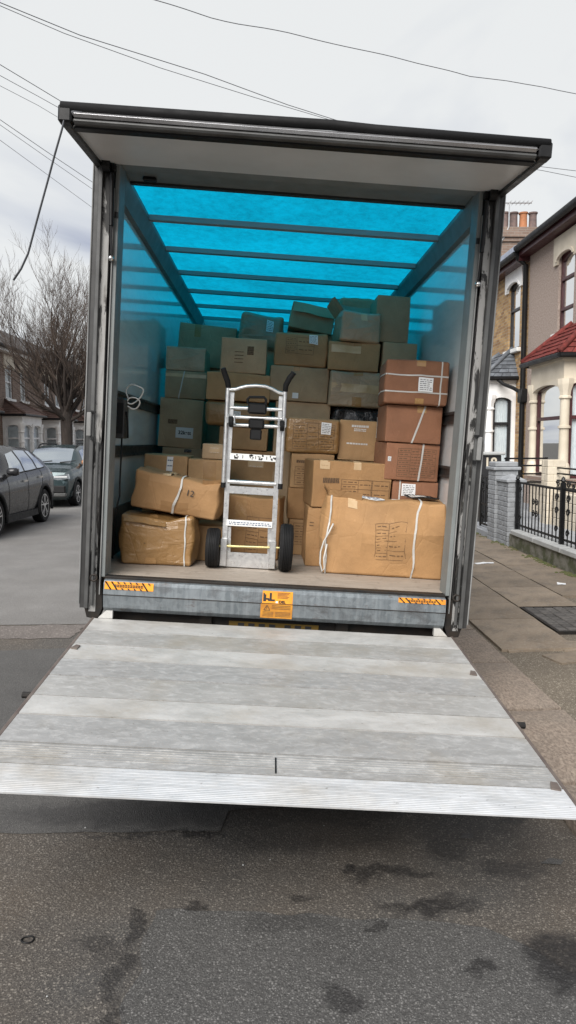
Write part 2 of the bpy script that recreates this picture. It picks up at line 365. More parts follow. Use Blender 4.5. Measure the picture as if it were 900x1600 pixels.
def asph(name, base, stone, dark, warm, sc=95, amount=.45, stains_shade=False):
    m = NT(name); v = m.map()
    col = m.mix(m.ramp(m.noise(v, 1.3, 6, .65), [(.3, 0.), (.7, 1.)]), base, tuple(q*.58 for q in base))
    col = m.mix(m.ramp(m.noise(v, 1.0, 4), [(.38, 0.), (.62, .8)]), col, warm)
    col = m.mix(m.ramp(m.noise(v, 150, 3, .7), [(.38, .7), (.56, 0.)]), col, dark)
    tot = None; bmp = None
    for k, s_ in enumerate((sc, sc*2.1)):
        vo = m.vor(m.map(rot=(0, 0, .5*k), loc=(k*3., 1., 0)), s_); sel = m.ramp(vo.outputs['Color'], [(.58-amount*.3, 0.), (.86, 1.)])
        msk = m.math('MULTIPLY', m.ramp(vo.outputs['Distance'], [(.18, 1.), (.46, 0.)]), sel)
        col = m.mix(m.math('MULTIPLY', msk, .8), col, stone)
        h = m.math('MULTIPLY', m.ramp(vo.outputs['Distance'], [(.1, 1.), (.6, 0.)]), .6+.4*k) if k == 0 else m.ramp(vo.outputs['Distance'], [(.1, 1.), (.6, 0.)])
        bmp = m.bump(h, .45-.15*k, .006, bmp)
    ro = .86
    if stains_shade:  # spots and painted platform shade darken the colour and lower the roughness
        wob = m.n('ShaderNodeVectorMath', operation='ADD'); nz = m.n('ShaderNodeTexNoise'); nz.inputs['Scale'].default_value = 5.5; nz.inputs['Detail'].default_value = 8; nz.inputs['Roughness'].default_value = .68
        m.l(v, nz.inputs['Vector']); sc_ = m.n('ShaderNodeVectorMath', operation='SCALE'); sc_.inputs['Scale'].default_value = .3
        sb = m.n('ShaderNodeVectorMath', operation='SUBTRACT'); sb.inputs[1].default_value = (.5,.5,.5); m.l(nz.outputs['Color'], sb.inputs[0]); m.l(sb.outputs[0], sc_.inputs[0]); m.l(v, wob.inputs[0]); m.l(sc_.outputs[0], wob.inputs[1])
        for x, y, rx, ry, k in STAINS_SHADE:
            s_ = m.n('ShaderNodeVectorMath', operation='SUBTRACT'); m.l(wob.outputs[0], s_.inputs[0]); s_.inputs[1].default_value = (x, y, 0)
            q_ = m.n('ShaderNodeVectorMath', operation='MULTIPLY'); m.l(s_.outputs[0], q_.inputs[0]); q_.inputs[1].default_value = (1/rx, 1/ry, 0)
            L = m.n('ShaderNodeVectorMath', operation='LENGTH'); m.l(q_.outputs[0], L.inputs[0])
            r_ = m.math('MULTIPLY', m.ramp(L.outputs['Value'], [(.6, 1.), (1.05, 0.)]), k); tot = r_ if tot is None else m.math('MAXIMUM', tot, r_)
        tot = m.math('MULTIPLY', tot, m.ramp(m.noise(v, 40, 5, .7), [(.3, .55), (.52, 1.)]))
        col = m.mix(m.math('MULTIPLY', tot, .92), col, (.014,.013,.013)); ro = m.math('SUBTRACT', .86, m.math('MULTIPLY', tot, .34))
    m.set(Base_Color=col, Roughness=ro, Specular_IOR_Level=.4); m.bump(m.noise(v, 28, 7, .75), .5, .014, bmp); return m.m
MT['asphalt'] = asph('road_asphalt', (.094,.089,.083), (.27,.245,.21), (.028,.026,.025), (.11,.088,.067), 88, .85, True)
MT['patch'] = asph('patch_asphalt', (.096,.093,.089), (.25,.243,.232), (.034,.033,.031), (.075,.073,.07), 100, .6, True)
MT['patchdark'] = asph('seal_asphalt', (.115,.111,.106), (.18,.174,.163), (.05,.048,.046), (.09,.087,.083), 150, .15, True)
MT['oldroad'] = asph('old_road_surface', (.24,.232,.222), (.33,.32,.305), (.12,.115,.108), (.15,.143,.135), 120, .3)
MT['concrete_break'] = asph('broken_concrete', (.19,.165,.15), (.33,.29,.26), (.09,.08,.072), (.12,.105,.095), 40, .4)
MT['aggregate'] = asph('pavement_aggregate', (.195,.163,.124), (.42,.37,.29), (.085,.07,.054), (.145,.12,.09), 60, .8)
def slabmat():
    m = NT('paving_slab'); v = m.map()
    col = m.mix(m.ramp(m.noise(v, 1.6, 6, .65), [(.32, 0.), (.68, 1.)]), (.28,.222,.163), (.18,.14,.10))
    col = m.mix(m.ramp(m.noise(v, 4.5, 7, .75, .6), [(.48, 0.), (.66, .7)]), col, (.12,.10,.08)); col = m.mix(m.ramp(m.noise(v, 60, 3), [(.5, 0.), (.75, .5)]), col, (.32,.29,.25))
    gum = m.vor(v, 3.3); col = m.mix(m.ramp(gum.outputs['Distance'], [(.035, .9), (.06, 0.)]), col, (.55,.53,.50))
    h = m.n('ShaderNodeHueSaturation'); m.l(col, h.inputs['Color']); mm = m.math('MULTIPLY_ADD', m.rnd(), .34); mm.node.inputs[2].default_value = .72; m.l(mm, h.inputs['Value'])
    m.set(Base_Color=h.outputs[0], Roughness=.82); m.bump(m.noise(v, 70, 5), .3, .005); return m.m
MT['slab'] = slabmat()
def kerbmat():
    m = NT('kerb_granite'); v = m.map()
    pick = m.ramp(m.noise(m.map((1.6, .8, 1), rot=(0,0,.5)), 48, 5, .65, .4), [(.36, 0.), (.62, 1.)])
    col = m.mix(pick, (.175,.135,.105), (.33,.265,.21))
    col = m.mix(m.ramp(m.noise(v, 3, 5), [(.4, 0.), (.7, .4)]), col, (.17,.15,.125))
    m.set(Base_Color=col, Roughness=.85); m.bump(pick, .6, .008); return m.m
MT['kerb'] = kerbmat()
def brickmat(name, c1, c2, mort, bw=.225, bh=.075, ax='YZ', paint=False):
    m = NT(name)
    # wall runs along Y: brick coordinates (y, z)
    sp = m.n('ShaderNodeSeparateXYZ'); m.l(m.tc.outputs['Object'], sp.inputs[0])
    cb = m.n('ShaderNodeCombineXYZ'); m.l(m.math('ADD', sp.outputs['X'], sp.outputs['Y']), cb.inputs[0]); m.l(sp.outputs['Z'], cb.inputs[1])
    b = m.n('ShaderNodeTexBrick'); m.l(cb.outputs[0], b.inputs['Vector']); b.inputs['Scale'].default_value = 1
    b.inputs['Brick Width'].default_value = bw; b.inputs['Row Height'].default_value = bh; b.inputs['Mortar Size'].default_value = .007; b.inputs['Mortar Smooth'].default_value = .3
    b.inputs['Color1'].default_value = (*c1, 1); b.inputs['Color2'].default_value = (*c2, 1); b.inputs['Mortar'].default_value = (*mort, 1); b.inputs['Bias'].default_value = 0
    v = m.map(); col = m.mix(m.ramp(m.noise(v, 3, 6, .7), [(.4, 0.), (.72, .5)]), b.outputs['Color'], tuple(q*.5 for q in c1))
    m.set(Base_Color=col, Roughness=.85); bb = m.bump(b.outputs['Fac'], .5, -.012); m.bump(m.noise(v, 60, 4), .3, .006, bb); return m.m
MT['brick_yellow'] = brickmat('stock_brick', (.50,.325,.145), (.23,.125,.055), (.33,.29,.235))
MT['brick_brown'] = brickmat('brown_brick', (.26,.185,.145), (.19,.13,.10), (.28,.25,.22))
MT['brick_cream'] = brickmat('cream_painted_brick', (.66,.575,.45), (.62,.54,.42), (.50,.43,.34), .45, .15)
MT['pebble'] = simple('pebbledash', (.44,.36,.31), .9, 0, (.24,.185,.155), 30, .3, .7, bump=.8, bscale=90, bdist=.012)
MT['cream'] = simple('cream_paint', (.63,.565,.455), .6, 0, (.53,.47,.37), 3)
MT['whitewash'] = simple('white_masonry', (.84,.835,.82), .6, 0, (.76,.755,.74), 3)
MT['greypaint'] = simple('grey_masonry_paint', (.31,.325,.34), .7, 0, (.23,.24,.25), 9, bump=.3, bscale=40, bdist=.006, var=.08)
MT['burgundy'] = simple('burgundy_frame', (.06,.016,.018), .4)
MT['blackframe'] = simple('black_frame', (.018,.018,.02), .4)
MT['upvc'] = simple('white_upvc', (.78,.785,.79), .35)
MT['redtile'] = simple('red_tile', (.19,.04,.034), .85, 0, (.10,.027,.023), 14, bump=.4, var=.25, spec=.2)
MT['browntile'] = simple('brown_tile', (.17,.105,.085), .85, 0, (.12,.078,.065), 8, bump=.2, var=.15)
MT['slate'] = simple('slate', (.125,.138,.155), .6, 0, (.08,.088,.10), 9, bump=.3, var=.25)
MT['rooftile'] = simple('dark_roof_tile', (.085,.08,.078), .75, 0, (.055,.052,.05), 6, bump=.3, bscale=30)
MT['flashing'] = simple('lead_flashing', (.42,.46,.55), .5, .2, (.28,.31,.38), 8)
MT['terracotta'] = simple('terracotta_pot', (.46,.19,.085), .8, 0, (.36,.15,.07), 8)
MT['potgrey'] = simple('weathered_pot', (.19,.13,.115), .85, 0, (.12,.09,.085), 10)
MT['curtain'] = simple('net_curtain', (.82,.84,.86), .9, 0, (.62,.66,.70), 14, stretch=(6,6,.6))
MT['interior'] = simple('dark_room', (.05,.05,.052), .9)
MT['coping'] = simple('coping_stone', (.42,.43,.42), .75, 0, (.33,.335,.33), 6, bump=.2)
MT['render'] = simple('mossy_wall', (.20,.19,.16), .9, 0, (.08,.085,.045), 6, .4, .6, bump=.5, bscale=30, bdist=.02)
MT['gardenpave'] = simple('garden_paving', (.33,.345,.36), .8, 0, (.27,.28,.295), 3)
MT['moss'] = simple('moss', (.06,.085,.02), .95, 0, (.10,.085,.04), 20, bump=.6, bscale=80)
def glassmat(name, tint, refl=1.0):
    m = NT(name); fr = m.n('ShaderNodeFresnel'); fr.inputs[0].default_value = 1.42
    t = m.n('ShaderNodeBsdfTransparent'); t.inputs[0].default_value = (*tint, 1); g = m.n('ShaderNodeBsdfGlossy'); g.inputs['Roughness'].default_value = .02
    ms = m.n('ShaderNodeMixShader'); m.l(fr.outputs[0], ms.inputs[0]); m.l(t.outputs[0], ms.inputs[1]); m.l(g.outputs[0], ms.inputs[2]); m.l(ms.outputs[0], m.o.inputs[0]); return m.m
MT['glass'] = glassmat('window_glass', (.85,.88,.88))
MT['carglass'] = simple('car_glass', (.50,.54,.56), .05, .9, (.44,.48,.5), 2, spec=1., coat=1., crough=.02)
MT['paint_grey'] = simple('car_paint_grey', (.024,.024,.026), .25, .3, (.022,.022,.024), 3, coat=.35, crough=.04, spec=.3)
MT['paint_teal'] = simple('car_paint_teal', (.045,.068,.073), .3, .5, (.04,.062,.067), 3, coat=.5, crough=.04, spec=.3)
MT['carplastic'] = simple('car_plastic', (.013,.013,.0135), .6, spec=.3)
MT['headlight'] = simple('headlight_lens', (.36,.39,.41), .1, .4, (.22,.24,.26), 8, coat=1.)
MT['copper'] = simple('mirror_cap_copper', (.42,.20,.10), .35, .4)
MT['bark'] = simple('bark', (.045,.034,.028), .9, 0, (.026,.02,.017), 9, bump=.7, bscale=25, bdist=.03, stretch=(1,1,.3))
MT['twig'] = simple('twig', (.10,.073,.057), .85, 0, (.07,.051,.04), 5)
MT['wire'] = simple('cable_sheath', (.10,.10,.11), .7)
MT['webbing'] = simple('strap_webbing', (.11,.115,.125), .8)
MT['rubberring'] = MT['black']
MT['cablewhite'] = simple('white_cable', (.74,.73,.70), .45)
MT['flappanel'] = simple('flap_panel', (.60,.595,.585), .38, 0, (.53,.525,.515), 2.5, spec=.5)
MT['coverstone'] = simple('cover_blocks', (.115,.105,.095), .85, 0, (.065,.06,.056), 14, bump=.4, bscale=60, var=.25)
# ------------------------------------------------------------------ ground
KX0, KX1, WX = 1.30, 1.74, 3.6            # kerb front, kerb back, garden wall line
LK = -6.95                                # left kerb
b = MB(); b.quad((-400,-60,-.03),(400,-60,-.03),(400,600,-.03),(-400,600,-.03)); tag(b.build('ground', simple('far_ground', (.09,.085,.075), .9), recalc=False), kind='structure')
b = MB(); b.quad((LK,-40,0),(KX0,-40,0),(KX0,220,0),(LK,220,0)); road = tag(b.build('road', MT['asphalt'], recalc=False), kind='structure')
def ragged(poly, amp, step=.05, seed=0):
    r = []
    for i in range(len(poly)):
        a = Vector((*poly[i], 0)); c = Vector((*poly[(i+1) % len(poly)], 0)); n = max(1, int((c-a).length/step))
        for k in range(n):
            p = a.lerp(c, k/n); w = noise.noise_vector(p*7+Vector((seed, 0, 0)))*amp + noise.noise_vector(p*25+Vector((seed, 3, 0)))*amp*.5
            r.append((p.x+w.x, p.y+w.y))
    return r
def sheet(name, poly, z, mat, parent, amp=.02, seed=0):
    mb = MB(); pts = ragged(poly, amp, seed=seed); mb.add([(x, y, z) for x, y in pts], [tuple(range(len(pts)))])
    me = mb.build(name, mat, parent, recalc=False)
    if me.data.polygons[0].normal.z < 0: me.data.flip_normals()
    return me
# utility reinstatement and older seal, as laid sheets
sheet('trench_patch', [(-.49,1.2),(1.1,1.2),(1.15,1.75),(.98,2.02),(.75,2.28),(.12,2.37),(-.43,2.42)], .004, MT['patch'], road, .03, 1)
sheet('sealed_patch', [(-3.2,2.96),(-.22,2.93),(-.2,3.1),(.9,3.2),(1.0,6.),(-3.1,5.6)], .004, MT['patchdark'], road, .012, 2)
sheet('broken_concrete_strip', [(-5.2,5.95),(-1.75,6.05),(-1.7,6.5),(-5.2,6.45)], .004, MT['concrete_break'], road, .05, 4)
mb = MB(); mb.quad((LK+.01,6.52,.004),(KX0-.01,6.52,.004),(KX0-.01,210,.004),(LK+.01,210,.004)); mb.build('old_surface', MT['oldroad'], road, recalc=False)
for i, (x, y, s) in enumerate([(.83,2.85,.04),(1.12,2.66,.05)]):
    sheet('tar_flake', [(x-s,y-s*.3),(x+s*.6,y-s*.5),(x+s,y+s*.2),(x-s*.2,y+s*.45)], .006, MT['patchdark'], road, .02, 20+i)
# pavement base on the right, then kerb stones and slabs, each its own piece
b = MB(); b.box(KX1-.02, WX+.4, -20, 120, -.2, .088); pav = tag(b.build('pavement', MT['aggregate']), kind='structure')
b = MB(); b.box(KX0+.02, KX1-.02, -20, 120, -.2, .07); kerb = tag(b.build('kerb', MT['kerb']), kind='structure')
def shaped_stone(w, l, h, seed, wear=.012, nx=4, ny=8):
    mb = MB(); vs = []; fs = []
    for j in range(ny+1):
        for i in range(nx+1):
            x = (i/nx-.5)*w; y = (j/ny-.5)*l; ed = min(i, nx-i, j, ny-j) == 0
            p = Vector((x, y, h)); nn = noise.noise(Vector((x*6+seed*9, y*6, seed)))
            z = h + nn*wear*.7 - (wear*1.1 if ed else 0)
            q = noise.noise_vector(Vector((x*5, y*5, seed*3.3)))*wear*.6
            vs.append((x+q.x*ed, y+q.y*ed, z))
    for j in range(ny):
        for i in range(nx): a = j*(nx+1)+i; fs.append((a, a+1, a+nx+2, a+nx+1))
    ring = [i for i in range(nx+1)] + [j*(nx+1)+nx for j in range(1, ny+1)] + [ny*(nx+1)+i for i in range(nx-1, -1, -1)] + [j*(nx+1) for j in range(ny-1, 0, -1)]
    o = len(vs)
    for r in ring: vs.append((vs[r][0], vs[r][1], 0))
    m = len(ring)
    for k in range(m): fs.append((ring[k], ring[(k+1) % m], o+(k+1) % m, o+k))
    mb.add(vs, fs); me = bpy.data.meshes.new('stone'); me.from_pydata([v for v in mb.v], [], mb.f)
    bm = bmesh.new(); bm.from_mesh(me); bmesh.ops.recalc_face_normals(bm, faces=bm.faces); bm.to_mesh(me); bm.free()
    return me
ks = []
for i in range(5):
    me = shaped_stone(KX1-KX0-.03, .87, .18, i+1); me.materials.append(MT['kerb']); ks.append(me)
y = 2.2; i = 0
while y < 26:
    L = Matrix.Translation(((KX0+KX1)/2, y+.45, -.06+random.uniform(-.004, .004))) @ Matrix.Rotation(random.uniform(-.006, .006), 4, 'Z')
    link('kerb_stone', ks[i % 5], kerb, L); y += .9; i += 1
b = MB(); b.box(KX0+.005, KX1-.005, 26.1, 120, -.1, .12); b.build('kerb_run', MT['kerb'], kerb)
sl = []
for i in range(5):
    me = shaped_stone(.592, .892, .045, i+11, .006, 3, 4); me.materials.append(MT['slab']); sl.append(me)
i = 0
for r in range(3):
    y = 3.4 + (.45 if r % 2 else 0)
    while y < 22:
        x = KX1+.02+.3+r*.61
        rough_zone = (y+.45 < 5.6 and r < 3)                       # broken out and filled with aggregate near the kerb
        cover_zone = (r >= 0 and 5.55 < y+.45 < 6.75 and r == 1) or (r == 2 and 5.55 < y+.45 < 6.75)
        if not rough_zone and not cover_zone:
            L = Matrix.Translation((x, y+.45, .078+random.uniform(-.004, .003))) @ Matrix.Rotation(random.uniform(-.008, .008), 4, 'Z') @ Matrix.Rotation(random.uniform(-.004, .004), 4, 'Y')
            link('paving_slab', sl[i % 5], pav, L)
        y += .9; i += 1
b = MB(); b.box(KX1+1.86, WX-.01, 3., 22, .06, .112); b.build('edge_strip', MT['slab'], pav)
b = MB(); b.box(KX1+.02, WX-.02, 22.4, 120, .06, .115); b.build('far_paving', MT['slab'], pav)
for (x, y, a, w, l) in [(2.0,5.35,.12,.42,.3),(2.5,5.3,-.1,.5,.28),(2.95,5.45,.05,.36,.3),(2.2,5.02,.3,.3,.22)]:
    me = shaped_stone(w, l, .04, int(x*10), .01, 3, 3); me.materials.append(MT['slab']); link('slab_fragment', me, pav, Matrix.Translation((x, y, .072)) @ Matrix.Rotation(a, 4, 'Z'))
# recessed cover filled with small blocks
cv = thing('utility_cover', 'dark block-filled utility cover set in the pavement beside the truck', 'cover', Matrix.Translation((2.88, 6.12, .103)))
b = MB()
for x0, x1, y0, y1 in ((-.5,.5,-.46,-.43),(-.5,.5,.43,.46),(-.5,-.47,-.43,.43),(.47,.5,-.43,.43)): b.box(x0, x1, y0, y1, -.06, .012)
b.build('frame', MT['darkmetal'], cv, wm(cv)); b = MB(); b.box(-.47,.47,-.43,.43,-.06,-.02); b.build('tray', MT['darkmetal'], cv, wm(cv))
mb = MB(); mb.box(-.044,.044,-.058,.058,-.018,.006,.006); me = mb.build('block', MT['coverstone'], cv, wm(cv)).data
first = True
for ix in range(10):
    for iy in range(7):
        L = Matrix.Translation((-.42+ix*.0932, -.365+iy*.1215, random.uniform(-.003,.003)))
        if first: o = [c for c in cv.children if c.name.startswith('block')][0]; o.matrix_basis = L; first = False
        else: link('block', me, cv, L)
# left pavement
b = MB(); b.box(LK-2.1, LK-.3, -20, 160, -.2, .12); tag(b.build('pavement_left', MT['slab']), kind='structure')
b = MB(); b.box(LK-.295, LK, -20, 160, -.2, .125); tag(b.build('kerb_left', MT['kerb']), kind='structure')
# front gardens
b = MB(); b.box(WX+.12, 6.2, 3, 30, -.1, .2); gd = tag(b.build('garden_paving', MT['gardenpave']), kind='structure')
mb = MB(); mb.box(-.29,.29,-.29,.29,0,.012,.004); sm = mb.build('garden_slab', MT['gardenpave'], gd).data
bpy.data.objects.remove([c for c in gd.children][0])
for ix in range(3):
    for iy in range(11):
        link('garden_slab', sm, gd, Matrix.Translation((3.95+ix*.6, 6.6+iy*.6, .199)))
# small litter and moss
random.seed(5)
mb = MB()
for k in range(900):
    y = 6.2 + random.random()**1.1*8; x = WX-.005-abs(random.gauss(0, .06)); s = random.uniform(.008, .026)
    if noise.noise(Vector((0, y*2.2, 4))) < -.12: continue
    z = .114; mb.lathe([(s,0),(s*.8,s*.5),(s*.2,s*.75)], (x, y, z), (random.uniform(-.3,.3), random.uniform(-.3,.3), 1), 5)
tag(mb.build('moss', MT['moss']), 'green moss and weeds along the foot of the low garden wall', 'moss', kind='stuff')
for k, (x, y, rz, lab) in enumerate([(2.75,8.9,.3,'torn white paper scrap on the pavement near the garden wall'),(3.2,7.55,1.2,'crumpled pale wrapper at the foot of the mossy wall')]):
    mb = MB(); n = 5; vs = []; 
    for j in range(n+1):
        for i in range(n+1):
            px, py = (i/n-.5)*(.26 if k == 0 else .12), (j/n-.5)*.09; vs.append((px, py, .018+.014*noise.noise(Vector((px*25, py*25, k)))))
    mb.add(vs, [(j*(n+1)+i, j*(n+1)+i+1, (j+1)*(n+1)+i+1, (j+1)*(n+1)+i) for j in range(n) for i in range(n)])
    o = mb.build('paper_litter', MT['label'], None, Matrix.Translation((x, y, .112)) @ Matrix.Rotation(rz, 4, 'Z'), True, recalc=False); tag(o, lab, 'litter')
g = at('Z', 43, 1470, 0)
mb = MB(); mb.tube([(g.x+.021*math.cos(t), g.y+.0165*math.sin(t), .0045+.0015*math.sin(2*t)) for t in [k*math.pi/12 for k in range(24)]], .0027, 6, closed=True)
tag(mb.build('rubber_ring', MT['rubberring'], None, None, True), 'small black rubber ring lying on the asphalt at lower left', 'ring')
random.seed(11)
for k in range(6):
    x = random.uniform(-1., .95); y = random.uniform(2.0, 3.2); s = random.uniform(.002, .0045)
    mb = MB(); mb.lathe([(s*.5,0),(s,s*.4),(s*.7,s*.9),(s*.2,s*1.1)], (x, y, .004), (random.uniform(-.3,.3),0,1), 6)
    tag(mb.build('pale_chipping', MT['coping']), 'tiny pale stone chipping loose on the road near the camera', 'stone', 'loose pale chippings on the road')
# ------------------------------------------------------------------ houses
def panel(mb, s0, s1, z0, z1, n0, n1, holes):
    ss = sorted({s0, s1, *[h[0] for h in holes], *[h[1] for h in holes]}); zs = sorted({z0, z1, *[h[2] for h in holes], *[h[3] for h in holes]})
    for a, c in zip(ss, ss[1:]):
        run = None
        for d, e in zip(zs, zs[1:]):
            m = ((a+c)/2, (d+e)/2)
            if any(h[0] < m[0] < h[1] and h[2] < m[1] < h[3] for h in holes):
                if run: mb.box(a, c, n0, n1, run[0], run[1]); run = None
            else: run = (run[0], e) if run else (d, e)
        if run: mb.box(a, c, n0, n1, run[0], run[1])
def window(parent, S, a0, a1, z0, z1, mat, bars=(.5,), inset=.1, fw=.06, arch=.0, curtain=True):
    """window in (along, outward, up) space S; set back by inset"""
    mb = MB(); n0, n1 = -inset-.06, -inset
    mb.box(a0, a0+fw, n0, n1, z0, z1); mb.box(a1-fw, a1, n0, n1, z0, z1)
    mb.box(a0+fw, a1-fw, n0, n1, z0, z0+fw); 
    if arch:
        N = 8; poly = [(a0+fw, z1)] + [(a0+fw+(a1-a0-2*fw)*k/N, z1-fw-arch+arch*math.sin(math.pi*k/N)) for k in range(N+1)] + [(a1-fw, z1)]
        mb.prism(poly, 'Y', n0, n1)
    else: mb.box(a0+fw, a1-fw, n0, n1, z1-fw, z1)
    for q in bars:
        z = z0+(z1-z0)*q; mb.box(a0+fw, a1-fw, n0+.005, n1+.012, z-fw*.45, z+fw*.45)
    w = mb.build('window', mat, parent, S)
    mb = MB(); mb.quad((a0+fw*.8, n0+.025, z0+fw*.8), (a1-fw*.8, n0+.025, z0+fw*.8), (a1-fw*.8, n0+.025, z1-fw*.8), (a0+fw*.8, n0+.025, z1-fw*.8)); mb.build('pane', MT['glass'], w, S, recalc=False)
    if curtain:
        mb = MB(); N = 24; vs = []
        for k in range(N+1):
            x = a0+fw*.6+(a1-a0-1.2*fw)*k/N; d = n0-.012+.008*math.sin(k*2.1+a0*7)
            vs += [(x, d, z0+.03), (x, d, z1-.03)]
        mb.add(vs, [(2*k, 2*k+2, 2*k+3, 2*k+1) for k in range(N)]); mb.build('curtain', MT['curtain'], w, S, True, recalc=False)
    return w
def column(parent, S, a, n, z0, z1, mat, r=.1):
    mb = MB()
    mb.lathe([(r*1.35,0),(r*1.35,.07),(r*1.2,.1),(r*1.3,.2),(r*1.12,.27),(r*.95,.3)], (a, n, z0), n=10)
    mb.lathe([(r*.95,.3),(r*.88,.9),(r*.88,(z1-z0)-.36)], (a, n, z0), n=10, cap=False)
    zm = z0+(z1-z0)*.52; mb.lathe([(r*.9,-.03),(r*1.2,-.02),(r*1.2,.02),(r*.9,.03)], (a, n, zm), n=10)
    h = z1-z0; mb.lathe([(r*.9,h-.38),(r*1.2,h-.36),(r*1.2,h-.33),(r,h-.31),(r*1.1,h-.22),(r*1.45,h-.12),(r*1.5,h-.08),(r*1.5,h)], (a, n, z0), n=8)
    return mb.build('column', mat, parent, S, True, auto=40)
def house(xf, o, s0, s1, label, wallmat, eave, ridge_n, pitch, upw, baymat, framemat, bayspan, bayroofmat, lintmat, bayz=(.95,2.92,3.3,4.05), depthb=.72, base='brick_cream', roofmat='rooftile', sillmat='whitepaint', group=None, near_side=True, frontw=1, colr=.1, gutter=True, detail=True, tile=0):
    ori = Matrix.Translation((xf, s0, 0)); H = thing('terraced_house', label, 'house', ori, group)
    S = Matrix(((0, o, 0, xf), (1, 0, 0, 0), (0, 0, 1, 0), (0, 0, 0, 1)))     # (s, n, z) -> world
    mb = MB(); b0, b1 = bayspan
    holes = [(u[0], u[1], u[2], u[3]) for u in upw] + [(b0+.1, b1-.1, .5, bayz[1]-.05)]
    panel(mb, s0, s1, .0, eave, -.3, 0, holes); mb.build('wall', MT[wallmat], H, S)
    mb = MB(); mb.box(s0+.02, s1-.02, -7.5, -.9, .1, eave-.1); mb.build('interior', MT['interior'], H, S)
    for u in upw:
        a0, a1, z0, z1 = u[:4]
        window(H, S, a0, a1, z0, z1, MT[framemat], u[4] if len(u) > 4 else (.55,), inset=.05, arch=.1)
        # white lintel with an arched soffit
        N = 10; c = (a0+a1)/2; hw = (a1-a0)/2; mb = MB()
        hw += .0; zs_ = z1-.14; rs_ = .13
        poly = [(a0-.2, zs_-.05), (a0-.2, z1+.38), (a1+.2, z1+.38), (a1+.2, zs_-.05), (a1+.02, zs_-.05)] + [(c+hw*math.cos(math.pi*k/N), zs_+rs_*math.sin(math.pi*k/N)) for k in range(N+1)] + [(a0-.02, zs_-.05)]
        mb.prism(poly, 'Y', .003, .05)
        mb.prism([(c+(hw+.06)*math.cos(math.pi*k/N), zs_+(rs_+.06)*math.sin(math.pi*k/N)) for k in range(N+1)] + [(c+hw*math.cos(math.pi*k/N), zs_+rs_*math.sin(math.pi*k/N)) for k in range(N, -1, -1)], 'Y', .05, .075)
        mb.build('lintel', MT[lintmat], H, S)
        mb = MB(); mb.box(a0-.12, a1+.12, -.12, .1, z0-.1, z0, .012); mb.build('sill', MT[sillmat], H, S)
    # bay
    zb, zt, ze, zr = bayz; d = depthb
    mb = MB(); mb.box(b0+.03, b1-.03, .0, d-.04, .1, zb-.1); mb.build('bay_base', MT[base], H, S)
    mb = MB(); mb.box(b0-.05, b1+.05, .0, d+.05, zb-.1, zb, .01); mb.build('bay_sill', MT['brick_brown'] if base == 'brick_cream' else MT[baymat], H, S)
    mb = MB(); mb.box(b0+.02, b1-.02, .0, d-.02, zt-.02, ze); 
    mb.box(b0-.02, b1+.02, 0, d+.02, ze-.1, ze-.02)
    mb.build('bay_fascia', MT[baymat], H, S)
    n = frontw; cols = [b0+.08+(b1-b0-.16)*k/n for k in range(n+1)]
    for k in range(n):
        window(H, S @ Matrix.Translation((0, d, 0)), cols[k]+.07, cols[k+1]-.07, zb, zt, MT[framemat], (.62,), .1, .075, .1)
    for c in cols: column(H, S, c, d-.08, zb, zt, MT[baymat], colr)
    # arched heads
    heads = MB()
    def head(T, a0, a1):
        N = 10; c = (a0+a1)/2; hw = (a1-a0)/2; poly = [(a0, zt-.25)] + [(c-hw*math.cos(math.pi*k/N), zt-.22+.16*math.sin(math.pi*k/N)) for k in range(N+1)] + [(a1, zt-.25), (a1, zt), (a0, zt)]
        t = MB(); t.prism(poly, 'Y', -.1, -.005); heads.add([T @ p for p in t.v], t.f)
    for k in range(n): head(Matrix.Translation((0, d, 0)), cols[k]+.06, cols[k+1]-.06)
    if near_side:
        # (a, n, z): a runs out from the facade, n points along -s
        SS = Matrix(((0,-1,0,b0),(1,0,0,0),(0,0,1,0),(0,0,0,1)))
        window(H, S @ SS @ Matrix.Translation((0,0,0)), .1, d-.14, zb, zt, MT[framemat], (.62,), .06, .075, .08)
        head(SS, .08, d-.1)
        mb = MB(); mb.box(b0, b0+.08, .003, .1, zb, zt); mb.build('pilaster', MT[baymat], H, S)
    heads.build('arch_heads', MT[baymat], H, S)
    # hipped bay roof in courses
    ov = .14; A = [(b0-ov, 0, ze), (b0-ov, d+ov, ze), (b1+ov, d+ov, ze), (b1+ov, 0, ze)]; hb = (b1-b0)*.5*.55
    T0 = Vector((b0+.35, 0.0, zr)); T1 = Vector((b1-.35, 0.0, zr)); N = 7
    E = [Vector(p) for p in A]; faces = [(E[0], E[1], T0, T0), (E[1], E[2], T0, T1), (E[2], E[3], T1, T1)]
    for (p, q, tp, tq) in faces:
        nn = (q-p).cross(tp-p).normalized()
        if nn.z < 0: nn = -nn
        for k in range(N):
            a, c = k/N, min(1, (k+1.15)/N); la, lb = p.lerp(tp, a), q.lerp(tq, a); ha, hb_ = p.lerp(tp, c), q.lerp(tq, c)
            n_ = max(1, int((lb-la).length/tile)) if tile else 1
            for j in range(n_):
                mb = MB(); u0 = j/n_+(.012 if n_ > 1 else 0)/1; u1 = (j+1)/n_; jit = random.uniform(-.004, .006) if n_ > 1 else 0
                P = [la.lerp(lb, u0)+nn*(.035+jit), la.lerp(lb, u1)+nn*(.035+jit*.5), ha.lerp(hb_, u1)+nn*.012, ha.lerp(hb_, u0)+nn*.012]
                Q = [v-nn*.03 for v in P]; mb.add(P+Q, [(0,1,2,3),(4,5,6,7),(0,1,5,4),(1,2,6,5),(2,3,7,6),(3,0,4,7)]); mb.build('roof_tile' if tile else 'tile_course', MT[bayroofmat], H, S)
    for p, t in ((E[1], T0), (E[2], T1)):
        mb = MB(); mb.tube([p+Vector((0,0,.04)), t+Vector((0,0,.04))], .055, 8); mb.build('hip_ridge', MT[bayroofmat], H, S, True)
    mb = MB()
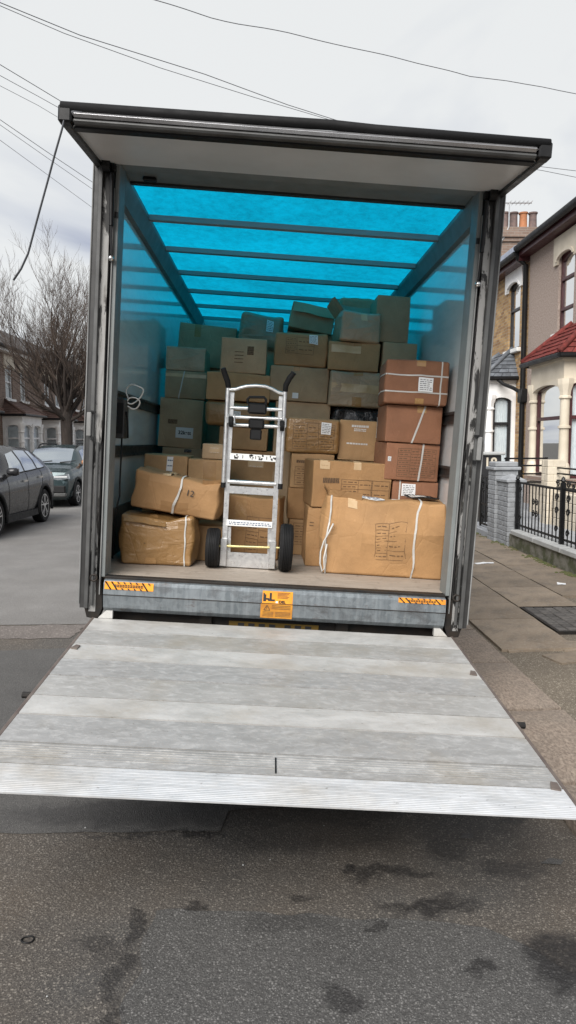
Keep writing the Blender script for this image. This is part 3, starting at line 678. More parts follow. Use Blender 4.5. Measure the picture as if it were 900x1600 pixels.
    for p, q in ((A[0], A[1]), (A[1], A[2]), (A[2], A[3])): mb.tube([Vector(p)+Vector((0,0,-.03)), Vector(q)+Vector((0,0,-.03))], .05, 8)
    mb.build('bay_gutter', MT['black'], H, S, True, auto=40)
    # main roof
    rz = eave+.05+(ridge_n+.25)*math.tan(pitch); mb = MB()
    mb.prism([(.3, eave+.02), (.3, eave+.1), (-ridge_n, rz+.1), (-2*ridge_n-.3, eave+.1), (-2*ridge_n-.3, eave+.02), (-ridge_n, rz+.0)], 'X', s0, s1-.004); mb.build('roof', MT[roofmat], H, S)
    if detail:
        Nr = 9; L = math.hypot(ridge_n+.3, rz-eave)
        for k in range(Nr):
            t0, t1 = k/Nr, (k+1.1)/Nr; mb = MB()
            def R(t, up): return (.32-(ridge_n+.3)*t, eave+.1+(rz-eave)*t+up)
            p0, p1 = R(t0, .035), R(min(1, t1), .012); mb.prism([p0, p1, (p1[0], p1[1]-.03), (p0[0], p0[1]-.032)], 'X', s0+.002, s1-.006); mb.build('tile_course', MT[roofmat], H, S)
    mb = MB(); mb.box(s0, s1-.004, .0, .27, eave-.16, eave+.015); mb.build('soffit', MT['burgundy'] if framemat != 'upvc' else MT['whitepaint'], H, S)
    mb = MB(); N = 8; prof = [(.27+.07*1-.07*math.cos(math.pi*k/N), eave+.03-.1*math.sin(math.pi*k/N)) for k in range(N+1)]
    mb.prism(prof+[(.41, eave+.045), (.27, eave+.045)], 'X', s0, s1-.004); mb.build('gutter', MT['black'], H, S, True, auto=40)
    return H, S
HA, SA = house(6.2, -1, 11.6, 17.0, 'grey pebbledashed house with cream columned bay under a red tiled roof', 'pebble', 6.2, 4.0, rad(27),
    [(14.5, 15.28, 3.98, 5.62, (.3,.68))], 'cream', 'burgundy', (13.15, 14.85), 'redtile', 'cream', (.98,2.85,3.3,4.05), tile=.2)
HB, SB = house(6.2, -1, 17.0, 22.3, 'yellow brick house with white bay and grey slate bay roof', 'brick_yellow', 6.1, 4.0, rad(27),
    [(17.6, 18.42, 4.0, 5.66, (.6,))], 'whitewash', 'blackframe', (17.72, 19.4), 'slate', 'whitewash', (.98,2.85,3.28,4.0), base='whitewash', colr=.11, tile=.2)
HC, SCm = house(6.2, -1, 22.3, 27.6, 'brown brick house beyond the yellow brick one, mostly hidden by the truck', 'brick_brown', 6.1, 4.0, rad(27),
    [(23.2, 24.1, 4.0, 5.6, (.5,))], 'whitewash', 'upvc', (23.0, 24.7), 'slate', 'whitewash', base='whitewash', detail=False)
# red brick reveals and the pale flashing course at the step between the two roofs
mb = MB(); mb.box(17.0, 18.6, .33, .36, 6.16, 6.3); mb.build('flashing', MT['flashing'], HB, SB)
mb = MB(); mb.box(16.72, 17.28, -.0, .012, .2, 6.0); 
# rain pipes
for H, S, s in ((HB, SB, 17.06),):
    mb = MB(); mb.tube([(s, .3, 6.12), (s, .26, 6.0), (s, .08, 5.85), (s, .08, .2)], .06, 10); 
    mb.tube([(17.62, .5, 3.22), (17.5, .4, 3.1), (17.3, .2, 2.98), (17.08, .1, 2.85)], .045, 8); mb.box(s-.13, s+.13, 0, .16, 2.62, 2.95, .02)
    mb.build('rain_pipe', MT['black'], H, S, True, auto=40)
# chimney of the yellow brick house
c0 = at('Y', 776, 362, 22.2); c1 = at('Y', 833, 362, 22.2); zt = c0.z
mb = MB(); mb.box(c0.x, c1.x, 21.75, 22.25, 5.5, zt-.42); ch = mb.build('chimney', MT['brick_brown'], HB)
mb = MB(); mb.box(c0.x-.05, c1.x+.05, 21.70, 22.295, zt-.42, zt-.3); mb.box(c0.x-.1, c1.x+.1, 21.65, 22.296, zt-.3, zt-.1); mb.box(c0.x-.04, c1.x+.04, 21.7, 22.29, zt-.1, zt); mb.build('corbel', MT['brick_brown'], ch)
for k, (px, m_) in enumerate([(788,'potgrey'),(802,'potgrey'),(817,'terracotta'),(832,'potgrey')]):
    p = at('Y', px, 362, 22.0); mb = MB(); mb.lathe([(.13,0),(.12,.08),(.11,.38),(.115,.44),(.14,.46),(.14,.5),(.1,.5),(.095,.2)], (p.x, 22.0, zt), n=12); mb.build('chimney_pot', MT[m_], ch, None, True, auto=40)
a0 = at('Y', 787, 372, 21.7); a1 = at('Y', 795, 355, 21.7); a2 = at('Y', 796, 317, 21.7); a3 = at('Y', 831, 317, 21.7); a4 = at('Y', 790, 317, 21.7)
mb = MB(); mb.tube([(a0.x-.2, 21.76, a0.z-.35), a0, a1, a2], .022, 6); mb.tube([a4, a3], .02, 6)
for k in range(6): q = a4.lerp(a3, .15+k*.16); mb.rod(q+Vector((0,-.2,0)), q+Vector((0,.2,0)), .008, 5)
mb.build('aerial', MT['alu'], ch)
# left row
cols = [('cream','browntile','terraced house across the street with cream bay, nearest on the left'),('whitewash','browntile','terraced house across the street with white bay just left of the tree'),
        ('whitewash','browntile','brown brick house across the street hidden behind the bare tree'),('whitewash','browntile','house across the street whose white bay shows right of the tree trunk'),
        ('cream','browntile','far terraced house across the street, seen past the tree trunk')]
for k, (bm_, rf, lab) in enumerate(cols):
    s = 22.3+k*4.9
    house(-10.5, 1, s, s+4.9, lab, 'brick_brown', 5.45, 3.6, rad(28), [(s+1.5, s+2.3, 3.5, 4.85, (.5,)), (s+3.2, s+3.9, 3.5, 4.85, (.5,))], bm_, 'upvc', (s+1.0, s+3.4), rf, 'cream', (.95,2.5,2.85,3.4), .8, base='whitewash', frontw=2, detail=False, group='terrace across the street')
    if k == 0:
        mb = MB(); mb.box(s-.2, s+.5, -4.2, -3.2, 5.5, 8.); mb.build('chimney', MT['brick_brown'], bpy.data.objects['terraced_house.003'], Matrix(((0,1,0,-10.5),(1,0,0,0),(0,0,1,0),(0,0,0,1))))
# ---------------- garden wall, piers, railings
gw = thing('garden_wall', 'low mossy garden wall with pale coping along the pavement', 'wall', Matrix.Translation((WX, 8, .1)))
mb = MB(); mb.box(WX, WX+.2, 4.0, 10.42, .05, .31); mb.build('wall_body', MT['render'], gw)
y = 4.0
while y < 10.3:
    y1 = min(y+.9, 10.42); mb = MB(); mb.box(WX-.03, WX+.23, y+.003, y1-.003, .31, .385, .012); mb.build('coping_stone', MT['coping'], gw); y = y1
def pier(x0, x1, y0, y1, z0, z1, label, mat, capmat, cap=True, bh=.075):
    P = thing('gate_pier', label, 'pier', Matrix.Translation(((x0+x1)/2, (y0+y1)/2, z0)))
    mb = MB(); mb.box(x0+.005, x1-.005, y0+.005, y1-.005, z0, z1); mb.build('core', mat, P)
    z = z0; r = 0; bl = .215; dp = .1
    while z+bh*.9 < z1:
        for ax in (0, 1):
            lo, hi = (x0, x1) if ax == 0 else (y0, y1); t = lo - (bl*.5 if r % 2 == ax else 0)
            while t < hi-.01:
                a, c = max(lo, t), min(hi, t+bl)
                if c-a > .03:
                    q = random.uniform(0, .004); mb = MB()
                    if ax == 0: mb.box(a+.004, c-.004, y0-q, y0+.03, z+.003, min(z+bh-.003, z1), .006)
                    else: mb.box(x0-q, x0+.03, a+.004, c-.004, z+.005, min(z+bh-.004, z1), .006)
                    mb.build('brick', mat, P)
                t += bl
        z += bh; r += 1
    if cap:
        mb = MB(); mb.box(x0-.035, x1+.035, y0-.035, y1+.035, z1, z1+.05, .01); mb.box(x0+.0, x1-.0, y0+.0, y1-.0, z1+.05, z1+.13, .015); mb.build('cap', capmat, P)
    return P
pier(WX-.06, WX+.3, 10.95, 11.31, .1, 1.24, 'tall grey painted brick gate pier with a flat cap', MT['greypaint'], MT['greypaint'])
p2 = pier(WX-.02, WX+.22, 10.46, 10.93, .1, 1.08, 'shorter grey painted brick pier in front of the tall one', MT['greypaint'], MT['greypaint'], False)
mb = MB(); x0, x1, y0, y1 = WX-.05, WX+.25, 10.44, 10.93; mb.box(x0, x1, y0, y1, 1.08, 1.11)
mb.add([(x0,y0,1.11),(x1,y0,1.11),(x1,y1,1.11),(x0,y1,1.11),((x0+x1)/2,(y0+y1)/2,1.2)], [(0,1,4),(1,2,4),(2,3,4),(3,0,4),(0,3,2,1)]); mb.build('pointed_cap', MT['greypaint'], p2)
mb = MB(); mb.box(WX-.02, WX+.35, 11.33, 12.35, .05, .2); tag(mb.build('gate_step', MT['gardenpave']), kind='structure')
def scroll(mb, c, r, sgn, pl='YZ', th=.008, n=16, turns=1.35):
    pts = []
    for k in range(n+1):
        t = k/n; a = turns*2*math.pi*t; q = r*(1-.72*t); pts.append((c[0], c[1]+sgn*q*math.cos(a), c[2]+q*math.sin(a)))
    mb.tube(pts, th, 5)
rl = thing('railing', 'black wrought iron railing with scrolls on top of the low garden wall', 'railing', Matrix.Translation((WX+.1, 8, .385)))
X = WX+.1; zt = 1.08
for (ya, yb) in ((8.83, 10.40), (5.6, 8.72)):
    mb = MB(); mb.bar((X, ya, zt), (X, yb, zt), .012, .03); mb.build('top_rail', MT['ironpaint'], rl); mb = MB(); mb.bar((X, ya, .45), (X, yb, .45), .012, .03); mb.build('bottom_rail', MT['ironpaint'], rl)
    n = int((yb-ya)/.118)
    for k in range(n+1):
        y = ya+(yb-ya)*k/n; mb = MB(); mb.rod((X, y, .383), (X, y, zt), .0085, 6); mb.build('bar', MT['ironpaint'], rl)
for y, h, w in ((8.775, 1.17, .055), (10.40, 1.12, .05)):
    mb = MB(); mb.box(X-w/2, X+w/2, y-w/2, y+w/2, .383, h, .004); mb.lathe([(.02,0),(.034,.02),(.02,.06),(.004,.075)], (X, y, h), n=8); mb.build('post', MT['ironpaint'], rl)
for (y, z, r) in ((8.95,.97,.055),(8.95,.80,.055),(8.6,.97,.055),(8.6,.80,.055),(8.95,.56,.05),(8.6,.54,.05),(9.75,.84,.05),(9.75,.68,.05),(9.63,.84,.05),(9.63,.68,.05),(10.28,.98,.05),(10.28,.56,.05),(8.93,1.15,.05),(8.6,1.15,.05),(8.46,1.13,.035)):
    mb = MB(); scroll(mb, (X-.003, y, z), r, 1 if (int(y*100) % 2) else -1); mb.build('scroll', MT['ironpaint'], rl, None, True)
gt = thing('garden_gate', 'black wrought iron garden gate with scrolls beside the tall grey pier', 'gate', Matrix.Translation((X, 11.7, .2)))
for y in (11.36, 12.22): mb = MB(); mb.box(X-.015, X+.015, y-.018, y+.018, .22, 1.12); mb.build('stile', MT['ironpaint'], gt)
for z in (.27, .62, 1.08): mb = MB(); mb.bar((X, 11.375, z), (X, 12.2, z), .014, .03); mb.build('rail', MT['ironpaint'], gt)
for k in range(1, 6): y = 11.36+.86*k/6; mb = MB(); mb.rod((X, y, .27), (X, y, 1.08), .008, 6); mb.build('bar', MT['ironpaint'], gt)
for (y, z, r) in ((11.55,.85,.07),(11.55,.7,.06),(11.8,.9,.08),(11.8,.75,.06),(12.08,.98,.07),(12.08,.4,.07),(11.55,.42,.06),(11.8,.45,.06),(12.08,.84,.06)):
    mb = MB(); scroll(mb, (X-.004, y, z), r, 1 if r > .065 else -1, th=.009); mb.build('scroll', MT['ironpaint'], gt, None, True)
# dark pier with number
dp = thing('numbered_pier', 'dark gate pier with pale cap and the number 18', 'pier', Matrix.Translation((4.05, 12.95, .2)))
mb = MB(); mb.box(3.86, 4.24, 12.8, 13.15, .19, 1.44, .01); mb.build('shaft', MT['blackframe'], dp); mb = MB(); mb.box(3.8, 4.3, 12.74, 13.21, 1.44, 1.5, .015); mb.build('cap', MT['coping'], dp)
text_mesh('18', .24, MT['cream'], 'number', dp, Matrix.Translation((4.04, 12.795, 1.3)) @ Matrix.Rotation(rad(90), 4, 'X'), .006)
dr = thing('divider_railing', 'low black horizontal bar railing between the two front gardens', 'railing', Matrix.Translation((4.8, 12.7, .2)))
for z in (.95, 1.1, 1.25, 1.38): mb = MB(); mb.bar((4.26, 12.7, z), (5.05, 12.7, z), .02, .03); mb.build('rail', MT['ironpaint'], dr)
for x in (4.3, 5.03): mb = MB(); mb.box(x-.02, x+.02, 12.68, 12.72, .2, 1.4); mb.build('post', MT['ironpaint'], dr)
cw = thing('cream_wall', 'low cream painted block wall with black bars under the columned bay', 'wall', Matrix.Translation((5.1, 11.5, .2)))
for r in range(4):
    y = 9.0-(.22 if r % 2 else 0)
    while y < 12.3:
        a, c = max(9., y), min(12.34, y+.44)
        if c-a > .05: mb = MB(); mb.box(5.0, 5.2, a+.004, c-.004, .2+r*.15+.003, .2+(r+1)*.15-.003, .008); mb.build('block', MT['cream'], cw)
        y += .44
for z in (.88, 1.0, 1.12, 1.22): mb = MB(); mb.bar((5.1, 10.7, z), (5.1, 12.36, z), .02, .028); mb.build('rail', MT['ironpaint'], cw)
for y in (10.72,): mb = MB(); mb.box(5.07, 5.13, y-.03, y+.03, .8, 1.24); mb.build('post', MT['ironpaint'], cw)
pier(4.94, 5.27, 12.38, 12.68, .19, 1.36, 'cream painted brick pier between the two front gardens', MT['cream'], MT['cream'], False, .13)
pier(4.94, 5.27, 10.3, 10.66, .19, 1.36, 'cream painted brick pier at the right edge of the picture', MT['cream'], MT['cream'], False, .13)
# ------------------------------------------------------------------ truck (built in truck space: x across, y along, z up)
D, BED, L1 = 3.928, .882, 9.2
TR = thing('box_truck', 'open white box truck with tail lift lowered and blue translucent roof', 'truck', TM @ Matrix.Translation((0, D, 0)))
def tp(mb, name, mat, parent=None, **k): return mb.build(name, MT[mat] if isinstance(mat, str) else mat, parent or TR, TM, **k)
fl = tp(MB().box(-1.085, 1.085, D+.06, L1, BED-.05, BED), 'floor', 'ply')
tp(MB().box(-.968, .968, D-.002, D+.058, BED-.03, BED+.003, .004), 'sill_strip', 'darkmetal')
for s, nm in ((-1, 'side_wall'), (1, 'side_wall')):
    a, c = sorted((s*1.085, s*1.105)); w = tp(MB().box(a, c, D+.1, L1+.02, .78, 3.2), nm, 'grp')
    for z0, z1 in ((1.53, 1.607), (1.878, 1.956)):
        a, c = sorted((s*1.066, s*1.084)); r = MB().box(a, c, D+.14, L1-.02, z0, z0+.018); r.box(a, c, D+.14, L1-.02, z1-.018, z1)
        a2, c2 = sorted((s*1.076, s*1.0845)); r.box(a2, c2, D+.14, L1-.02, z0+.018, z1-.018); tp(r, 'lashing_rail', 'trimdark', w)
    a, c = sorted((s*1.07, s*1.084)); tp(MB().box(a, c, D+.14, L1-.02, BED+.001, 1.2), 'kick_board', 'kick', w)
    # rail along the roof edge with a sloping face
    tp(MB().prism([(s*1.012, 3.2), (s*1.012, 3.175), (s*1.055, 3.075), (s*1.084, 3.065), (s*1.084, 3.2)], 'Y', D+.11, L1-.01), 'roof_rail', 'jamb')
    tp(MB().box(*sorted((s*1.09, s*1.12)), D+.1, L1+.02, 3.2, 3.24, .01), 'roof_edge_trim', 'alu')
tp(MB().box(-1.085, 1.085, L1, L1+.02, .8, 3.2), 'bulkhead', 'grp')
mb = MB(); n = 30
mb.quad((-1.09, D+.02, 3.207), (1.09, D+.02, 3.207), (1.09, L1+.02, 3.207), (-1.09, L1+.02, 3.207)); tp(mb, 'roof_sheet', 'roofsheet', recalc=False)
for k in range(6):
    y = 5.1+.785*k; mb = MB(); mb.box(-1.011, 1.011, y-.026, y+.026, 3.17, 3.2035); mb.box(-1.011, 1.011, y-.028, y+.028, 3.2, 3.2045); tp(mb, 'roof_rib', 'rib')
# rear frame
for s in (-1, 1):
    def bx(x0, x1, y0, y1, z0, z1, b=0): a, c = sorted((s*x0, s*x1)); return MB().box(a, c, y0, y1, z0, z1, b)
    tp(bx(1.099, 1.106, D-.02, D+.1, .72, 3.12, .003), 'post_edge', 'edgegrey')
    tp(bx(1.072, 1.099, D-.012, D+.1, .70, 3.12), 'post_outer', 'trimdark')
    tp(bx(1.050, 1.072, D-.03, D+.1, .70, 3.1, .003), 'post_channel', 'trimgrey')
    tp(bx(1.012, 1.050, D-.008, D+.1, .68, 3.1), 'post_guide', 'scuff')
    tp(bx(.992, 1.012, D+.03, D+.1, .68, 3.1), 'post_seal', 'black')
    tp(bx(.988, .994, D-.014, D+.06, .78, 2.98, .001), 'post_lip', 'edgegrey')
    tp(bx(.966, .988, D-.002, D+.14, .88, 3.115, .002), 'post_jamb', 'jamb')
    # hinge and latch hardware
    tp(bx(1.062, 1.088, D-.045, D-.031, 1.66, 1.79, .004), 'latch_plate', 'edgegrey')
    h = MB(); h.box(*sorted((s*1.045, s*1.062)), D-.05, D-.03, 1.64, 1.66); h.box(*sorted((s*1.04, s*1.066)), D-.05, D-.03, 1.79, 1.80); tp(h, 'latch_pin', 'black')
    rg = MB(); rg.tube([(s*1.022+.018*math.cos(t), D-.03, .877+.018*math.sin(t)) for t in [k*math.pi/8 for k in range(16)]], .006, 6, closed=True); tp(rg, 'eye_bolt', 'darkmetal', smooth=True)
    rod_ = MB(); rod_.rod((s*1.03, D-.025, .72), (s*1.026, D-.025, 1.63), .009, 8); tp(rod_, 'lock_rod', 'trimgrey', smooth=True, auto=40)
    ft = MB(); ft.prism([(s*1.07, .80), (s*1.085, .74), (s*1.06, .645), (s*1.0, .635), (s*.975, .70), (s*.985, .86), (s*1.02, .86)], 'Y', D-.004, D+.09); tp(ft, 'post_foot', 'darkmetal')
    # gas strut lying along the jamb
    st = MB(); st.rod((s*1.0, D-.03, 3.05), (s*.996, D-.03, 2.78), .012, 10); st.rod((s*.996, D-.03, 2.78), (s*.99, D-.03, 2.63), .006, 8); stt = tp(st, 'gas_strut', 'black', smooth=True, auto=40)
    tp(MB().lathe([(.002,-.016),(.013,-.01),(.016,0),(.013,.01),(.002,.016)], (s*.99, D-.03, 2.612), n=12), 'strut_ball', 'chrome', stt, smooth=True)
    tp(bx(.985, 1.01, D-.03, D+.02, 3.06, 3.1, .006), 'hinge_block', 'black')
    hk = MB(); hk.box(*sorted((s*.967, s*.985)), D-.008, D-.001, 2.83, 2.86); tp(hk, 'hinge_hole', 'black')
tp(MB().box(-1.072, 1.072, D+.0, D+.1, 3.112, 3.2, .004), 'header', 'jamb')
tp(MB().box(-1.01, 1.01, D+.102, 4.40, 3.188, 3.2), 'front_roof_panel', 'jamb')
tp(MB().box(-1.01, 1.01, 4.402, 4.44, 3.176, 3.2), 'panel_edge', 'trimdark')
tp(MB().box(-.92, -.84, 4.3, 4.34, 3.165, 3.186, .006), 'marker_light', 'black')
# raised upper door
y0 = D-.635; DOOR = tp(MB().prism([(D-.005, 3.13), (y0+.05, 3.075), (y0+.05, 3.05), (D-.005, 3.105)], 'X', -1.06, 1.06), 'upper_door', 'flappanel')
for s in (-1, 1):
    a, c = sorted((s*1.06, s*1.092)); tp(MB().prism([(D+.02, 3.142), (y0, 3.086), (y0, 3.03), (D+.02, 3.085)], 'X', a, c), 'side_edge', 'trimdark', DOOR)
    tp(MB().lathe([(.012,-.02),(.034,-.02),(.034,.02),(.012,.02)], (s*1.03, D-.03, 3.085), (1,0,0), 14), 'hinge_knuckle', 'black', DOOR)
    tp(MB().box(*sorted((s*1.04, s*1.1)), y0-.03, y0+.03, 3.03, 3.105, .008), 'corner_cap', 'black', DOOR)
mb = MB(); N = 8; tp(MB().tube([(-1.09, y0-.012, 3.098), (-.3, y0-.012, 3.103), (.1, y0-.012, 3.108), (.3, y0-.012, 3.102), (1.09, y0-.012, 3.098)], .022, 10), 'seal_strip', 'rubber', DOOR, smooth=True)
tp(MB().box(-1.04, 1.04, y0-.03, y0+.045, 3.056, 3.08, .011), 'edge_rail', simple('edge_alu', (.42,.42,.43), .3, .7), DOOR)
tp(MB().box(-1.04, 1.04, y0-.018, y0+.05, 3.034, 3.055, .008), 'edge_rail_lower', 'trimgrey', DOOR)
tp(MB().box(-1.04, 1.04, y0+.02, y0+.062, 3.026, 3.034), 'edge_seal', 'black', DOOR)
pts = [TI @ at('Y', px, py, y0-.02) for px, py in ((103,178),(96,205),(86,240),(74,285),(63,325),(53,362),(44,396),(33,420),(21,438))]
mb = MB(); mb.tube(pts, .0095, 6, flat=.35); mb.tube([pts[0]+Vector((.0,0,.0)), pts[0]+Vector((.03,.0,.012)), pts[0]+Vector((.07,.0,.008))], .009, 6, flat=.5); tp(mb, 'pull_strap', 'webbing', DOOR, smooth=True)
# galvanised rear beam with two facets
bm_ = tp(MB().prism([(D+.02, .872), (D-.03, .868), (D-.045, .85), (D-.05, .79), (D-.036, .715), (D-.01, .69), (D+.02, .69)], 'X', -.962, .962), 'rear_beam', 'galv')
tp(MB().box(-.962, .962, D-.0525, D-.048, .788, .792), 'beam_crease', 'darkmetal', bm_)
def dec(x0, x1, z0, z1, name, mat, par, off=.0025):
    # sticker follows the beam face
    def yb(z): return D-.045-(.85-z)*.005/.06 if z > .79 else D-.05+(.79-z)*.014/.075
    zs = [z0, z1] if (z0-.79)*(z1-.79) >= 0 else [z0, .79, z1]; mb = MB(); vs = []
    for z in zs: vs += [(x0, min(yb(z), D-.03)-off, z), (x1, min(yb(z), D-.03)-off, z)]
    mb.add(vs, [(2*i, 2*i+1, 2*i+3, 2*i+2) for i in range(len(zs)-1)]); return tp(mb, name, mat, par, recalc=False)
sk = dec(-.076, .094, .793, .862, 'lift_sticker', 'orange', bm_, .003); sk2 = dec(-.083, .096, .705, .789, 'warning_sticker', simple('aged_sticker', (.55,.24,.02), .55, 0, (.42,.17,.02), 25), bm_, .003)
ik = MB()
def ink(mb, x0, x1, z0, z1, off=.0045):
    def yb(z): return D-.045-(.85-z)*.005/.06 if z > .79 else D-.05+(.79-z)*.014/.075
    mb.quad((x0, yb(z0)-off, z0), (x1, yb(z0)-off, z0), (x1, yb(z1)-off, z1), (x0, yb(z1)-off, z1))
for q in ((-.071,-.064,.803,.85),(-.064,-.055,.803,.842),(-.055,-.038,.812,.822),(-.036,-.024,.815,.852),(-.044,-.006,.806,.816)): ink(ik, *q)
for k in range(5): ink(ik, .008, .08-(k*13 % 9)*.002, .852-k*.007, .8545-k*.007)
tp(ik, 'pictogram', 'inkblack', sk, recalc=False)
ik = MB(); 
for q in ((.0,.012,.796,.806),): ink(ik, *q)
tp(ik, 'logo_patch', 'label', sk, recalc=False)
text_mesh('DEL', .021, MT['inkblack'], 'logo', sk, TM @ Matrix.Translation((.036, D-.0555, .803)) @ Matrix.Rotation(rad(90), 4, 'X'), .0009)
ik = MB(); f = lambda z: D-.05+(.79-z)*.014/.075-.005
for a, c in (((-.065,.752),(-.048,.782)),((-.048,.782),(-.031,.752)),((-.031,.752),(-.065,.752))): ik.bar((a[0], f(a[1]), a[1]), (c[0], f(c[1]), c[1]), .003, .001, (0,1,0))
ink(ik, -.0495, -.0465, .760, .772); 
for k in range(3): ink(ik, -.02, .085, .779-k*.009, .7815-k*.009)
for k in range(4): ink(ik, -.07, -.01, .74-k*.008, .7425-k*.008); ink(ik, .0, .085, .74-k*.008, .7425-k*.008)
tp(ik, 'warning_print', 'ink', sk2, recalc=False)
for x0, x1, z0, z1 in ((-.955,-.685,.822,.866),(.69,.958,.838,.866)):
    s_ = dec(x0, x1, z0, z1, 'stripe_sticker', 'orange', bm_, .003); ik = MB(); n = int((x1-x0)/.034); h = z1-z0; yb = D-.0475-.005
    for k in range(n+1):
        x = x0+k*.034
        for za, zb_, full in ((z0, z1, k < 2 or k > n-2), (z0, z0+h*.22, True), (z1-h*.22, z1, True)):
            if not full: continue
            t0, t1 = (z1-za)/h, (z1-zb_)/h; sx = .03
            p = [x+sx*t0, x+sx*t0+.009, x+sx*t1+.009, x+sx*t1]
            if max(p) > x1 or min(p) < x0: continue
            ik.quad((p[0], yb, za), (p[1], yb, za), (p[2], yb, zb_), (p[3], yb, zb_))
    xc = (x0+x1)/2
    for k in range(2):
        for j in range(11): ik.quad((xc-.08+j*.0145, yb-.0003, z0+h*(.34+.2*k)), (xc-.08+j*.0145+.011, yb-.0003, z0+h*(.34+.2*k)), (xc-.08+j*.0145+.011, yb-.0003, z0+h*(.46+.2*k)), (xc-.08+j*.0145, yb-.0003, z0+h*(.46+.2*k)))
    tp(ik, 'stripes', 'inkblack', s_, recalc=False)
pl = tp(MB().box(-.26, .26, D+.072, D+.077, .55, .648), 'number_plate', 'plate'); ik = MB()
for k in range(7): x = -.19+k*.06+(.03 if k > 3 else 0); ik.box(x-.018, x+.018, D+.0695, D+.0715, .575, .64)
tag(tp(ik, 'plate_characters', 'inkblack', pl), kind='stuff')
# chassis, arms, wheels
for s in (-1, 1):
    tp(MB().box(*sorted((s*.36, s*.43)), D+.05, L1+1.2, .58, .76), 'chassis_rail', 'darkmetal')
    tp(MB().bar((s*.55, D+.35, .45), (s*.55, D-.15, .58), .06, .1), 'lift_arm', 'darkmetal')
    zc = .33 + s*.93*math.tan(LEAN); c = (s*.93, D+1.75, zc); t_ = tp(MB().lathe([(.2,-.11),(.3,-.11),(.335,-.07),(.335,.07),(.3,.11),(.2,.11)], c, (1,0,0), 28), 'wheel', 'rubber', smooth=True, auto=40)
    tp(MB().lathe([(.02,-.06),(.19,-.06),(.2,-.1),(.2,.1),(.19,.06),(.02,.06)], c, (1,0,0), 20), 'rim', 'alu', t_)
    tp(MB().box(*sorted((s*.72, s*1.08)), D+1.2, D+1.21, .25, .75), 'mud_flap', 'rubber')
    tp(MB().box(*sorted((s*1.05, s*1.1)), D+.1, L1, .72, .79), 'side_raver', 'darkmetal')
tp(MB().box(-.95, .95, D+.08, D+.2, .5, .69), 'under_beam', 'darkmetal'); tp(MB().rod((-.8, D+1.75, .36), (.8, D+1.75, .36), .05), 'axle', 'darkmetal')
tp(MB().box(-1.06, 1.06, D+.3, L1, .76, .828), 'underfloor', 'darkmetal')
# cab ahead of the body
cb = MB(); cb.prism([(L1+.1, .5), (L1+.1, 2.0), (L1+.9, 2.15), (L1+1.5, 1.5), (L1+2.4, 1.15), (L1+2.5, .45)], 'X', -.98, .98); tp(cb, 'cab', 'whitepaint')
tp(MB().box(-1.1, 1.1, L1+.02, L1+1.2, 2.2, 3.2, .05), 'luton_head', 'whitepaint')
for s in (-1, 1):
    c = (s*.86, L1+1.7, .34+s*.86*math.tan(LEAN)); t_ = tp(MB().lathe([(.2,-.1),(.3,-.1),(.335,-.07),(.335,.07),(.3,.1),(.2,.1)], c, (1,0,0), 24), 'wheel', 'rubber', smooth=True, auto=40)
# ---------------- platform
PH, PT = Vector((0, 3.9, .65)), Vector((0, 2.172, .534)); ax = PT-PH; Lp = ax.length; ax.normalize(); up = Vector((1,0,0)).cross(-ax).normalized()
if up.z < 0: up = -up
PM = TM @ Matrix(((1,0,0,0),(0,-ax.y,up.y,0),(0,-ax.z,up.z,0),(0,0,0,1)))
PM = TM @ Matrix.Translation(PH) @ Matrix(((1,0,0),(0,-ax.y,up.y),(0,-ax.z,up.z))).to_4x4()   # local: x across, -y outwards, z normal
PW = 1.012; core = MB().box(-PW+.012, PW-.012, -Lp+.1, 0, -.055, -.012); PLAT = core.build('lift_platform', MT['darkmetal'], TR, PM)
bs = [0,.115,.235,.352,.468,.59,.692,.82,.905,1.0]; mats = ['plank_b','plank_a','plank_b','plank_c','plank_a','plank_b','plank_c','plank_c','plank_d']
for k in range(9):
    a, c = -bs[k+1]*Lp, -bs[k]*Lp; mb = MB(); th = .012
    last = (k == 8)
    if last: mb.prism([(c-.0045, 0.), (a+.06, 0.0), (a, -.009), (a, -.014), (a+.03, -.02), (c-.0045, -.03)], 'X', -PW+.002, PW-.002)
    else: mb.box(-PW+.002, PW-.002, a+.0045, c-.0045, -.03, random.uniform(-.0016, .0004))
    mb.build('plank', MT[mats[k]], PLAT, PM)
for k in (7, 8):
    for j in range(6): 
        y = -bs[k]*Lp-.012-j*.018
        if y < -bs[k+1]*Lp+(.08 if k == 8 else .01): continue
        MB().box(-PW+.02, PW-.02, y-.0018, y+.0018, -.003, .0006).build('rib', MT[mats[k]], PLAT, PM)
MB().box(-.001, .0015+.003, -Lp*.898, -Lp*.838, -.004, .0022).build('slot', MT['black'], PLAT, PM)
rust = simple('edge_steel', (.11,.085,.075), .6, .3, (.17,.14,.12), 9)
for s in (-1, 1):
    e_ = MB().box(*sorted((s*PW, s*(PW+.02))), -Lp+.0, .04, -.05, -.006, .004).build('side_edge', rust, PLAT, PM)
    for q in (.57,) if s < 0 else (.6,): MB().rod((s*(PW+.018), -Lp*q, -.022), (s*(PW+.055), -Lp*q, -.022), .014, 10).build('roller', MT['darkmetal'], e_, PM)
    mb = MB(); mb.prism([(s*.99, .0), (s*.91, .0), (s*.91, .045), (s*.945, .045)], 'Y', .0, .03); mb.build('hinge_tab', MT['plank_b'], PLAT, PM)
    for q in ((.27,.985),) if s < 0 else ((.31,.985), (.9,.985)):
        mb = MB(); mb.prism([(s*q[1]-.022, -Lp*q[0]-.02), (s*q[1]+.012, -Lp*q[0]-.028), (s*q[1]+.016, -Lp*q[0]+.02), (s*q[1]-.006, -Lp*q[0]+.026)], 'Z', .0005, .006); mb.build('rest_pad', rust, PLAT, PM)
